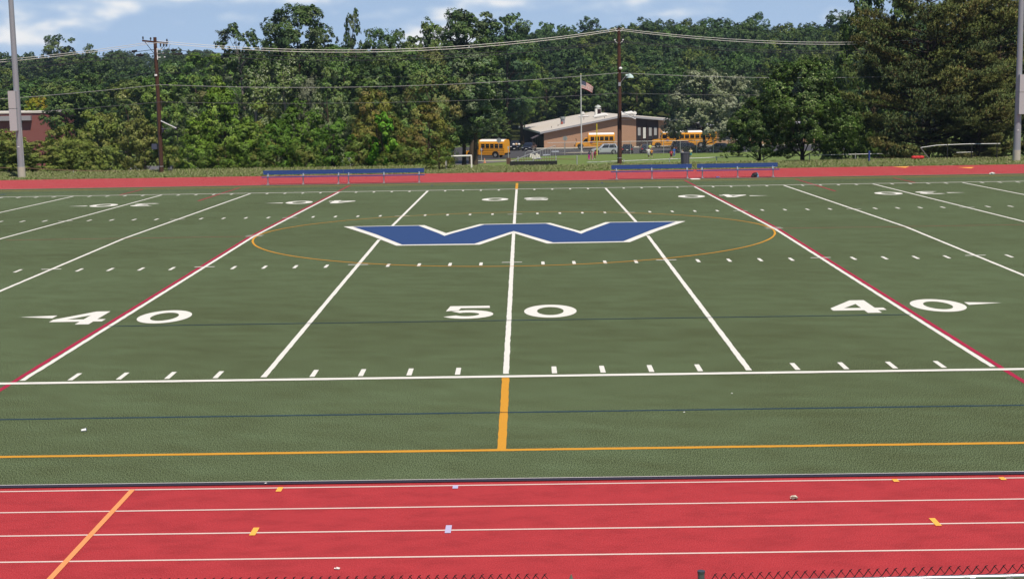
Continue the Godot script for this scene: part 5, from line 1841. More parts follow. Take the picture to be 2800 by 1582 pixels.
	g.box(Vector3(xe + 0.05, 0.66, 0), Vector3(0.14, 0.26, 2.2))
	obj("rear_bumper", g, blk, t)
	# folded stop arm: a dark red eight-sided sign lying along the side
	g = Geo.new()
	var oc := []
	for k in 8:
		oc.append(Vector2(xb + (0.55 if small else 1.1) + 0.3 * cos(PI / 8 + TAU * k / 8), H - 1.62 + 0.3 * sin(PI / 8 + TAU * k / 8)))
	g.prism(oc, fwd, hw + 0.03, hw + 0.05)
	var sa := obj("stop_arm", g, mat(0.20, 0.022, 0.03, 0.5), t)
	letters("STOP", sa, Vector3(xb + (0.55 if small else 1.1), H - 1.62, hw + 0.053), 0.0, 0.17, mat(0.7, 0.68, 0.66))

func letters(text: String, parent: Node3D, at: Vector3, turn: float, size: float, mt: Material) -> void:
	var tm := TextMesh.new()
	var sf := SystemFont.new()
	sf.font_names = PackedStringArray(["Droid Sans"])
	sf.font_weight = 700
	tm.font = sf
	tm.text = text
	tm.font_size = 32
	tm.pixel_size = size / 26.0
	tm.depth = 0.006
	tm.horizontal_alignment = HORIZONTAL_ALIGNMENT_CENTER
	tm.vertical_alignment = VERTICAL_ALIGNMENT_CENTER
	var o := put("lettering", tm, mt, parent)
	o.position = at
	o.rotation.y = turn

# a car with its nose towards -x
func car(called: String, at: Vector3, turn: float, o: Dictionary, label: String, group := "") -> void:
	var t := thing(called, label, o.get("cat", "car"), at, turn, group)
	var L: float = o.len
	var H: float = o.h
	var hw: float = o.get("w", 1.86) / 2.0
	var body: StandardMaterial3D = o.paint
	var glass := mat(0.012, 0.014, 0.018, 0.06, 0.0, 0.7)
	var blk := mat(0.014, 0.014, 0.015, 0.6)
	var belt: float = o.belt
	var fwd := func(p: Vector2, d: float) -> Vector3: return Vector3(p.x, p.y, d)
	var xn := -L / 2.0
	var xe := L / 2.0
	var g := Geo.new()
	var hood: float = o.hood      # where the windscreen's foot is, from the nose
	g.prism([Vector2(xn + 0.06, 0.28), Vector2(xe - 0.04, 0.3), Vector2(xe, 0.62), Vector2(xe - 0.05, belt - 0.03), Vector2(xe - 0.2, belt + 0.02), Vector2(xn + hood, belt + 0.03), Vector2(xn + 0.35, belt - 0.12), Vector2(xn + 0.05, belt - 0.28), Vector2(xn, 0.55)], fwd, -hw + 0.05, hw - 0.05)
	g.prism([Vector2(xn + 0.3, 0.34), Vector2(xe - 0.25, 0.34), Vector2(xe - 0.15, 0.6), Vector2(xe - 0.25, belt - 0.12), Vector2(xn + hood, belt - 0.08), Vector2(xn + 0.45, belt - 0.26), Vector2(xn + 0.2, 0.6)], fwd, -hw, hw)
	obj("body", g, body, t)
	var a := xn + hood
	var b: float = xe - o.get("tail", 0.12)
	var ta: float = a + o.get("rake", 0.75)
	var tb: float = b - o.get("back", 0.35)
	g = Geo.new()
	g.frustum(a, b, hw - 0.07, belt, ta, tb, hw - 0.25, H)
	var cab := obj("cabin", g, body, t)
	# panes, a little proud of the cabin
	for s in [-1.0, 1.0]:
		for k in 2:
			var u0: float = [0.12, 0.52][k]
			var u1: float = [0.49, 0.93][k]
			g = Geo.new()
			var q := []
			for c in [[u0, 0.08], [u1, 0.08], [u1, 0.86], [u0, 0.86]]:
				var x0 := lerpf(lerpf(a, b, c[0]), lerpf(ta, tb, c[0]), c[1])
				q.append(Vector3(x0, lerpf(belt, H, c[1]), s * (lerpf(hw - 0.07, hw - 0.25, c[1]) + 0.012)))
			if s > 0.0:
				g.quad(q[0], q[1], q[2], q[3])
			else:
				g.quad(q[3], q[2], q[1], q[0])
			obj("side_window", g, glass, cab)
	g = Geo.new()
	g.quad(Vector3(a - 0.012, belt + 0.05, -hw + 0.16), Vector3(a - 0.012, belt + 0.05, hw - 0.16), Vector3(ta - 0.05, H - 0.06, hw - 0.32), Vector3(ta - 0.05, H - 0.06, -hw + 0.32))
	obj("windscreen", g, glass, cab)
	g = Geo.new()
	g.quad(Vector3(b + 0.012, belt + 0.06, hw - 0.18), Vector3(b + 0.012, belt + 0.06, -hw + 0.18), Vector3(tb + 0.05, H - 0.08, -hw + 0.34), Vector3(tb + 0.05, H - 0.08, hw - 0.34))
	obj("rear_window", g, glass, cab)
	for s in [-1.0, 1.0]:
		for wx in [xn + 0.86, xe - 0.92]:
			wheel(t, Vector3(wx, 0.34, s * (hw - 0.1)), 0.345, 0.23)
			g = Geo.new()
			g.prism([Vector2(wx - 0.42, 0.3), Vector2(wx + 0.42, 0.3), Vector2(wx + 0.36, 0.6), Vector2(wx + 0.16, 0.74), Vector2(wx - 0.16, 0.74), Vector2(wx - 0.36, 0.6)], fwd, s * (hw + 0.002) - 0.005, s * (hw + 0.002) + 0.005)
			obj("wheel_arch", g, blk, t)
		g = Geo.new()
		g.box(Vector3(xn + 0.09, belt - 0.32, s * (hw - 0.3)), Vector3(0.12, 0.13, 0.36))
		obj("headlight", g, mat(0.75, 0.76, 0.78, 0.12), t)
		g = Geo.new()
		g.box(Vector3(xe - 0.04, belt - 0.16, s * (hw - 0.16)), Vector3(0.1, 0.2, 0.24))
		obj("tail_light", g, mat(0.42, 0.02, 0.02, 0.2), t)
		g = Geo.new()
		g.box(Vector3(a + 0.35, belt + 0.08, s * (hw + 0.06)), Vector3(0.12, 0.14, 0.18))
		obj("mirror", g, body, t)
	g = Geo.new()
	g.box(Vector3(xn + 0.02, 0.56, 0), Vector3(0.06, 0.22, 0.95))
	obj("grille", g, blk, t)
	g = Geo.new()
	g.box(Vector3(xn - 0.01, 0.42, 0), Vector3(0.04, 0.11, 0.36))
	obj("number_plate", g, mat(0.72, 0.72, 0.70, 0.5), t)
	g = Geo.new()
	g.box(Vector3(xe + 0.01, 0.62, 0), Vector3(0.04, 0.12, 0.36))
	obj("number_plate", g, mat(0.72, 0.72, 0.70, 0.5), t)

func vehicles() -> void:
	school_bus(on_ground(-5.5, -188.6, 0.03), -0.38, 6.9, 5, true, "short yellow school bus at the left, half hidden by a tree, nearest the bank")
	school_bus(on_ground(13.6, -223.0, 0.03), 0.0, 7.3, 5, true, "short yellow school bus parked along the brick wall, behind the flagpole")
	school_bus(on_ground(30.1, -223.0, 0.03), 0.0, 11.9, 9, false, "long yellow school bus at the right, behind the silver-leaved tree")
	var black := mat(0.016, 0.016, 0.020, 0.18, 0.0, 0.6)
	var navy := mat(0.022, 0.026, 0.042, 0.18, 0.0, 0.6)
	var silver := mat(0.56, 0.59, 0.66, 0.22, 0.35, 0.6)
	var suv := {"len": 4.6, "h": 1.68, "belt": 0.98, "hood": 1.15, "rake": 0.85, "back": 0.42, "paint": silver}
	car("parked_suv", on_ground(14.05, -196.9, 0.03), 0.03, suv, "silver SUV parked nose left, beside the wooden pole with the street lamp")
	car("parked_car", on_ground(18.0, -199.0, 0.03), PI / 2 - 0.1 + PI, {"len": 4.6, "h": 1.5, "belt": 0.92, "hood": 1.25, "rake": 0.7, "back": 0.6, "tail": 0.4, "paint": black}, "black car facing the field, first right of the wooden pole with the street lamp")
	car("parked_car", on_ground(21.1, -199.2, 0.03), PI / 2 + PI, {"len": 4.6, "h": 1.46, "belt": 0.92, "hood": 1.25, "rake": 0.7, "back": 0.6, "tail": 0.4, "paint": navy}, "dark car facing the field, behind the person in white")
	car("parked_suv", on_ground(28.4, -197.6, 0.03), PI, {"len": 4.7, "h": 1.62, "belt": 0.96, "hood": 1.2, "rake": 0.8, "back": 0.5, "paint": black}, "black SUV parked nose right behind the child in teal shorts")
	car("parked_minivan", on_ground(28.0, -201.6, 0.03), PI, {"len": 4.9, "h": 1.78, "belt": 1.0, "hood": 1.0, "rake": 1.0, "back": 0.3, "paint": mat(0.12, 0.03, 0.05, 0.2, 0.0, 0.6), "cat": "minivan"}, "dark maroon minivan with sunlit windscreen, behind the black SUV")
	car("parked_car", on_ground(33.2, -198.2, 0.03), 0.0, {"len": 4.5, "h": 1.45, "belt": 0.9, "hood": 1.25, "rake": 0.7, "back": 0.6, "tail": 0.4, "paint": navy}, "dark car in the shade under the silver-leaved tree")
	car("parked_car", on_ground(1.4, -219.5, 0.03), PI / 2 - 0.25, {"len": 4.5, "h": 1.48, "belt": 0.92, "hood": 1.25, "rake": 0.7, "back": 0.6, "tail": 0.35, "paint": navy}, "dark blue car parked tail to the field at the school's left end")
	car("parked_suv", on_ground(-1.1, -222.0, 0.03), PI / 2 - 0.1, {"len": 4.7, "h": 1.85, "belt": 1.1, "hood": 1.2, "rake": 0.7, "back": 0.15, "paint": black}, "black SUV with bags in its open tailgate, left of the dark blue car")
	var t := thing("tailgate_bags", "pale bags stacked in the black SUV's open back", "bags", on_ground(-0.9, -219.55, 0.95))
	for k in 3:
		var g := Geo.new()
		g.ball(Vector3(-0.55 + k * 0.5, 0.22, 0), Vector3(0.25, 0.22 + 0.05 * (k % 2), 0.22), 6, 9)
		obj("bag", g, mat(0.72, 0.70, 0.68, 0.8) if k != 1 else mat(0.6, 0.42, 0.25, 0.8), t)
	car("parked_car", on_ground(-21.6, -118.0, 0.04), 0.5, {"len": 4.5, "h": 1.46, "belt": 0.9, "hood": 1.2, "rake": 0.7, "back": 0.6, "tail": 0.4, "paint": mat(0.35, 0.02, 0.02, 0.2, 0.0, 0.6)}, "red car glimpsed low through the bank shrubs, left of the left benches")
	t = thing("red_bag", "long red bag lying in the verge grass below the great pine", "bag", Vector3(26.7, -0.06, -47.3), 0.1)
	for k in 3:
		var g := Geo.new()
		g.ball(Vector3(-0.25 + k * 0.25, 0.13, 0), Vector3(0.21, 0.13, 0.16), 6, 10)
		obj("bulge", g, mat(0.5, 0.03, 0.035, 0.6), t)
	car("parked_car", on_ground(-34.5, -128.0, 0.04), 0.2, {"len": 4.4, "h": 1.45, "belt": 0.9, "hood": 1.2, "rake": 0.7, "back": 0.6, "tail": 0.4, "paint": mat(0.55, 0.56, 0.58, 0.2, 0.2, 0.6)}, "light grey car among the orange barrels behind the left shrubs")
	# box trucks behind the bank shrubs
	for r in [[-13.2, -138.0, "white box truck glimpsed through the bushes left of the left bus"], [-20.5, -126.0, "white box truck glimpsed behind the glossy bright green bush tree"]]:
		t = thing("box_truck", r[2], "truck", on_ground(r[0], r[1], 0.03), 0.15, "white box trucks behind the bank shrubs")
		var white := mat(0.72, 0.72, 0.72, 0.5)
		var g := Geo.new()
		g.box(Vector3(0.6, 1.95, 0), Vector3(4.6, 2.3, 2.3))
		obj("cargo_box", g, white, t)
		g = Geo.new()
		g.prism([Vector2(-3.4, 0.55), Vector2(-1.75, 0.55), Vector2(-1.75, 2.35), Vector2(-2.3, 2.35), Vector2(-2.75, 1.5), Vector2(-3.35, 1.35)], func(p: Vector2, d: float) -> Vector3: return Vector3(p.x, p.y, d), -1.0, 1.0)
		var cb := obj("cab", g, white, t)
		g = Geo.new()
		g.quad(Vector3(-2.78, 1.52, -0.9), Vector3(-2.78, 1.52, 0.9), Vector3(-2.34, 2.28, 0.85), Vector3(-2.34, 2.28, -0.85))
		obj("windscreen", g, mat(0.012, 0.014, 0.018, 0.06, 0.0, 0.7), cb)
		for s in [-1.0, 1.0]:
			for wx in [-2.6, 1.8]:
				wheel(t, Vector3(wx, 0.45, s * 0.95), 0.45, 0.3)
		g = Geo.new()
		g.box(Vector3(0.3, 0.7, 0), Vector3(5.4, 0.2, 1.6))
		obj("chassis", g, mat(0.02, 0.02, 0.02), t)
	# barrels in the parking lot
	var spots := [[-39.3, -122.0], [-38.4, -121.6], [-37.4, -123.0], [-36.6, -120.0], [-35.6, -121.0], [-34.8, -119.4], [-34.0, -121.4]]
	var b0: Node3D
	for k in spots.size():
		var at := on_ground(spots[k][0], spots[k][1], 0.03)
		if k == 0:
			b0 = thing("traffic_barrel", "leftmost of the row of orange traffic barrels behind the left shrubs", "barrel", at, 0.0, "orange traffic barrels")
			var g := Geo.new()
			g.tube([Vector3.ZERO, Vector3(0, 1.25, 0)], [0.3, 0.22], 12)
			obj("barrel", g, mat(0.75, 0.12, 0.02, 0.5), b0)
			for q in 2:
				g = Geo.new()
				g.tube([Vector3(0, 0.45 + q * 0.4, 0), Vector3(0, 0.6 + q * 0.4, 0)], [0.275 - q * 0.03, 0.265 - q * 0.03], 12)
				obj("reflective_band", g, mat(0.75, 0.74, 0.72), b0)
		else:
			copy(b0, at, 0.0, "%s of the row of orange traffic barrels behind the left shrubs" % ["", "second from left", "third from left", "fourth, the middle one,", "third from right", "second from right", "rightmost"][k])

# ---------------------------------------------------------------- flag, signs, lamps, litter
func signs() -> void:
	var galv := mat(0.55, 0.56, 0.57, 0.4, 0.4, 0.5)
	var t := thing("flagpole", "tall white flagpole before the brick school, flying a flag", "flagpole", on_ground(10.35, -203.0, 0.1))
	var g := Geo.new()
	g.tube([Vector3.ZERO, Vector3(0, 13.2, 0)], [0.13, 0.075], 12)
	obj("pole", g, mat(0.68, 0.68, 0.68, 0.35, 0.2), t)
	g = Geo.new()
	g.ball(Vector3(0, 13.3, 0), Vector3(0.13, 0.13, 0.13), 8, 12)
	obj("ball_finial", g, mat(0.7, 0.6, 0.3, 0.3, 0.4), t)
	g = Geo.new()
	g.cyl(Vector3(0, 0, 0), Vector3(0, 0.25, 0), 0.3, 12)
	obj("base", g, mat(0.5, 0.48, 0.45), t)
	# the flag: a drooping rippled cloth with printed stripes and stars
	var im := Image.create(190, 100, false, Image.FORMAT_RGB8)
	var fr := Color(0.62, 0.09, 0.13)
	for k in 13:
		im.fill_rect(Rect2i(0, int(k * 100.0 / 13.0), 190, 9), fr if k % 2 == 0 else Color(0.92, 0.90, 0.88))
	im.fill_rect(Rect2i(0, 0, 76, 54), Color(0.10, 0.12, 0.30))
	for r in 9:
		for c in (6 if r % 2 == 0 else 5):
			im.fill_rect(Rect2i(5 + c * 12 + (0 if r % 2 == 0 else 6), 3 + r * 6, 3, 3), Color(0.9, 0.9, 0.9))
	var fm := StandardMaterial3D.new()
	fm.albedo_texture = ImageTexture.create_from_image(im)
	fm.roughness = 0.9
	fm.cull_mode = BaseMaterial3D.CULL_DISABLED
	fm.backlight_enabled = true
	fm.backlight = Color(0.3, 0.3, 0.3)
	var st := SurfaceTool.new()
	st.begin(Mesh.PRIMITIVE_TRIANGLES)
	st.set_smooth_group(0)
	var nx := 24
	var ny := 10
	var pt := func(i: int, j: int) -> Vector3:
		var u := float(i) / nx
		var v := float(j) / ny
		return Vector3(0.1 + u * 2.1 * (0.97 - 0.1 * v), -v * 1.35 * (1.0 - 0.2 * u) - 0.95 * u * u * 0.55 - 0.62 * u, 0.16 * sin(u * 9.0 + v * 1.4) * u)
	for i in nx:
		for j in ny:
			var q := [[i, j], [i + 1, j], [i + 1, j + 1], [i, j + 1]]
			for k in [0, 1, 2, 0, 2, 3]:
				st.set_uv(Vector2(float(q[k][0]) / nx, float(q[k][1]) / ny))
				st.add_vertex(pt.call(q[k][0], q[k][1]))
	st.generate_normals()
	var fl := put("flag", st.commit(), fm)
	fl.position = on_ground(10.35, -203.0, 0.1) + Vector3(0.0, 12.3, 0)
	tag(fl, "red, white and blue striped flag with stars, drooping from the flagpole", "flag")
	# yellow foul pole on the ball field
	g = Geo.new()
	g.cyl(Vector3.ZERO, Vector3(0, 5.15, 0), 0.075, 8)
	var fp := obj("foul_pole", g, mat(0.72, 0.56, 0.02, 0.5))
	fp.position = on_ground(12.5, -192.6)
	tag(fp, "thin yellow foul pole in front of the silver SUV", "pole")
	# two stop signs seen from behind
	for r in [[7.35, -196.0, 3.15, "grey back of an eight-sided road sign before the brick wall, left of the flagpole"], [-3.55, -184.6, 3.3, "grey back of an eight-sided road sign before the left yellow bus"]]:
		t = thing("road_sign", r[3], "sign", on_ground(r[0], r[1], 0.0), 0.0, "road signs seen from behind")
		g = Geo.new()
		g.box(Vector3(0, r[2] / 2.0, 0.03), Vector3(0.07, r[2], 0.04))
		obj("post", g, mat(0.22, 0.22, 0.23, 0.5, 0.3), t)
		g = Geo.new()
		var oc := []
		for k in 8:
			oc.append(Vector2(0.4 * cos(PI / 8 + TAU * k / 8), r[2] - 0.42 + 0.4 * sin(PI / 8 + TAU * k / 8)))
		g.prism(oc, func(p: Vector2, d: float) -> Vector3: return Vector3(p.x, p.y, d), -0.015, 0.008)
		obj("sign_plate", g, mat(0.34, 0.36, 0.38, 0.45, 0.4), t)
	# little posts and a cone by the road
	for r in [[-6.2, -178.5, 1.9, "slim grey post in front of the left yellow bus's bonnet"], [-2.0, -178.0, 2.1, "slim grey post by the kerb behind the left yellow bus"]]:
		g = Geo.new()
		g.cyl(Vector3.ZERO, Vector3(0, r[2], 0), 0.05, 7)
		g.box(Vector3(0, r[2] - 0.2, 0.06), Vector3(0.22, 0.4, 0.02))
		var o := obj("marker_post", g, galv)
		o.position = on_ground(r[0], r[1])
		tag(o, r[3], "post")
	t = thing("traffic_cone", "small pale orange traffic cone on the road beside the white pipe barrier", "cone", on_ground(-5.4, -166.5, 0.04))
	g = Geo.new()
	g.tube([Vector3.ZERO, Vector3(0, 0.75, 0)], [0.17, 0.03], 10)
	obj("cone", g, mat(0.75, 0.36, 0.22, 0.6), t)
	g = Geo.new()
	g.box(Vector3(0, 0.02, 0), Vector3(0.45, 0.04, 0.45))
	obj("base", g, mat(0.4, 0.2, 0.12, 0.7), t)
	# dark lanterns of the parking lot
	for r in [[-43.6, -128.0, 6.5, "leftmost dark globe lantern above the olive shrubs"], [-42.0, -129.5, 6.7, "dark globe lantern close right of the leftmost one"], [-31.4, -128.0, 7.3, "dark globe lantern right of the crossarm pole's solar panel"]]:
		t = thing("lot_lamp", r[3], "street lamp", on_ground(r[0], r[1]), 0.0, "parking lot lanterns")
		g = Geo.new()
		g.cyl(Vector3.ZERO, Vector3(0, r[2] - 0.5, 0), 0.06, 8)
		obj("post", g, mat(0.03, 0.03, 0.035, 0.5), t)
		g = Geo.new()
		g.tube([Vector3(0, r[2] - 0.6, 0), Vector3(0, r[2] - 0.4, 0), Vector3(0, r[2] - 0.1, 0), Vector3(0, r[2] + 0.15, 0), Vector3(0, r[2] + 0.4, 0)], [0.12, 0.32, 0.36, 0.2, 0.02], 12)
		obj("lantern", g, mat(0.035, 0.03, 0.05, 0.4), t)
	# the bag under the right bench
	t = thing("sports_bag", "dark bag with pale blue strap on the ground under the rightmost bench", "bag", Vector3(13.45, FLAT, -31.9))
	g = Geo.new()
	g.ball(Vector3(0, 0.13, 0), Vector3(0.19, 0.14, 0.13), 7, 12)
	g.ball(Vector3(-0.14, 0.07, 0.03), Vector3(0.1, 0.08, 0.1), 6, 10)
	obj("bag_body", g, mat(0.02, 0.022, 0.03, 0.7), t)
	g = Geo.new()
	g.tube([Vector3(0.1, 0.02, 0.12), Vector3(0.16, 0.16, 0.1), Vector3(0.08, 0.28, 0.02)], [0.025, 0.03, 0.025], 6)
	g.ball(Vector3(0.15, 0.05, 0.08), Vector3(0.07, 0.05, 0.05), 5, 8)
	obj("strap", g, mat(0.13, 0.30, 0.44, 0.6), t)
	t = thing("water_bottle", "small blue and white bottle lying under the rightmost bench", "bottle", Vector3(11.35, FLAT + 0.04, -31.9), 0.2)
	g = Geo.new()
	g.tube([Vector3(-0.11, 0, 0), Vector3(0.07, 0, 0), Vector3(0.1, 0, 0)], [0.037, 0.037, 0.015], 9)
	obj("bottle_body", g, mat(0.08, 0.12, 0.4, 0.3), t)
	g = Geo.new()
	g.cyl(Vector3(0.1, 0, 0), Vector3(0.13, 0, 0), 0.017, 8)
	obj("cap", g, mat(0.75, 0.75, 0.76, 0.4), t)
	g = Geo.new()
	g.box(Vector3.ZERO, Vector3(0.5, 0.02, 0.55), Basis(Vector3.UP, 0.1))
	var base := obj("white_base_plate", g, mat(0.8, 0.79, 0.75, 0.7))
	base.position = Vector3(9.95, turf_y(9.95, -31.0) + 0.012, -31.0)
	tag(base, "flat white plate on the turf's edge at the gap between the right benches", "plate")
	# litter
	t = thing("paper_cup", "white cup lying on the near turf at the left", "cup", Vector3(-6.77, turf_y(-6.77, 28.3) + 0.025, 28.3), 0.5)
	t.scale = Vector3.ONE * 0.62
	g = Geo.new()
	g.tube([Vector3(-0.06, 0, 0), Vector3(0.06, 0.004, 0)], [0.026, 0.04], 12)
	obj("cup", g, mat(0.8, 0.8, 0.8, 0.5), t)
	g = Geo.new()
	g.cyl(Vector3(0.06, 0.004, 0), Vector3(0.066, 0.004, 0), 0.042, 12)
	obj("rim", g, mat(0.05, 0.12, 0.5, 0.5), t)
	rng.seed = 17
	for r in [[3.89, 32.61, 0.052, "crumpled pale wrapper lying on the second near lane line, right side", 0], [-1.81, 35.21, 0.03, "small white scrap at the bottom of the track, left of centre", 0], [-3.27, 31.5, 0.02, "white bit of paper on the dark strip along the near turf", 0], [15.97, -40.7, 0.14, "white paper scrap at the far edge of the far track", 1], [26.5, -30.9, 0.14, "white scrap on the far turf edge before the right floodlight pole", 1], [2.99, 27.57, 0.016, "tiny white scrap on the near turf, just right of the orange halfway line", 1], [3.97, 26.2, 0.014, "tiny white scrap on the near turf below the sideline", 1]]:
		g = Geo.new()
		var nf := 14
		for k in nf:
			var a: Vector3 = rand_dir() * r[2]
			var b: Vector3 = rand_dir() * r[2]
			var c: Vector3 = rand_dir() * r[2]
			g.tri(a * Vector3(1.3, 0.5, 0.9), b * Vector3(1.3, 0.5, 0.9), c * Vector3(1.3, 0.5, 0.9))
		var o := obj("paper_scrap", g, mat(0.62, 0.58, 0.48, 0.8) if r[0] == 3.89 else mat(0.8, 0.8, 0.78, 0.8))
		var gy := turf_y(r[0], r[1]) if r[1] < 31.4 and r[1] > -31.4 else FLAT
		o.position = Vector3(r[0], gy + r[2] * 0.5 + 0.004, r[1])
		tag(o, r[3], "litter")

# ---------------------------------------------------------------- people
# one continuous surface round a set of tapered bones (surface nets)
func blob(bones: Array, cell: float, k: float) -> ArrayMesh:
	var lo := Vector3(1e9, 1e9, 1e9)
	var hi := -lo
	for b in bones:
		var m: float = maxf(b[2], b[3]) + cell * 2.0
		for p in [b[0], b[1]]:
			lo = lo.min(p - Vector3.ONE * m)
			hi = hi.max(p + Vector3.ONE * m)
	var nx := int((hi.x - lo.x) / cell) + 2
	var ny := int((hi.y - lo.y) / cell) + 2
	var nz := int((hi.z - lo.z) / cell) + 2
	var f := PackedFloat32Array()
	f.resize(nx * ny * nz)
	for y in ny:
		for z in nz:
			for x in nx:
				var p := lo + Vector3(x, y, z) * cell
				var d := 1e9
				for b in bones:
					var ba: Vector3 = b[1] - b[0]
					var pa: Vector3 = p - b[0]
					var h := clampf(pa.dot(ba) / maxf(ba.length_squared(), 1e-9), 0.0, 1.0)
					var e: float = (pa - ba * h).length() - lerpf(b[2], b[3], h)
					if d - e > k:
						d = e
					elif absf(d - e) <= k:
						var w := 0.5 + 0.5 * (d - e) / k
						d = lerpf(d, e, w) - k * w * (1.0 - w)
				f[(y * nz + z) * nx + x] = d
	var idx := {}
	var vs := PackedVector3Array()
	for y in ny - 1:
		for z in nz - 1:
			for x in nx - 1:
				var at := (y * nz + z) * nx + x
				var cs := [at, at + 1, at + nx, at + nx + 1, at + nx * nz, at + nx * nz + 1, at + nx * nz + nx, at + nx * nz + nx + 1]
				var neg := 0
				for q in cs:
					if f[q] < 0.0:
						neg += 1
				if neg == 0 or neg == 8:
					continue
				var sum := Vector3.ZERO
				var cnt := 0
				for e in [[0, 1], [2, 3], [4, 5], [6, 7], [0, 2], [1, 3], [4, 6], [5, 7], [0, 4], [1, 5], [2, 6], [3, 7]]:
					var a := f[cs[e[0]]]
					var b := f[cs[e[1]]]
					if (a < 0.0) != (b < 0.0):
						var t := a / (a - b)
						var pa := Vector3(e[0] & 1, (e[0] >> 2) & 1, (e[0] >> 1) & 1)
						var pb := Vector3(e[1] & 1, (e[1] >> 2) & 1, (e[1] >> 1) & 1)
						sum += pa.lerp(pb, t)
						cnt += 1
				idx[at] = vs.size()
				vs.append(lo + (Vector3(x, y, z) + sum / cnt) * cell)
	var ix := PackedInt32Array()
	for y in range(1, ny - 1):
		for z in range(1, nz - 1):
			for x in range(1, nx - 1):
				var at := (y * nz + z) * nx + x
				for ax in 3:
					var o: int = [1, nx * nz, nx][ax]
					if (f[at] < 0.0) == (f[at + o] < 0.0):
						continue
					var u: int = [nx * nz, nx, 1][ax]
					var w: int = [nx, 1, nx * nz][ax]
					if not (idx.has(at) and idx.has(at - u) and idx.has(at - w) and idx.has(at - u - w)):
						continue
					var q := [idx[at], idx[at - u], idx[at - u - w], idx[at - w]]
					if f[at] < 0.0:
						ix.append_array([q[0], q[2], q[1], q[0], q[3], q[2]])
					else:
						ix.append_array([q[0], q[1], q[2], q[0], q[2], q[3]])
	var st := SurfaceTool.new()
	st.begin(Mesh.PRIMITIVE_TRIANGLES)
	st.set_smooth_group(0)
	for v in vs:
		st.add_vertex(v)
	for i in ix:
		st.add_index(i)
	st.generate_normals()
	return st.commit()

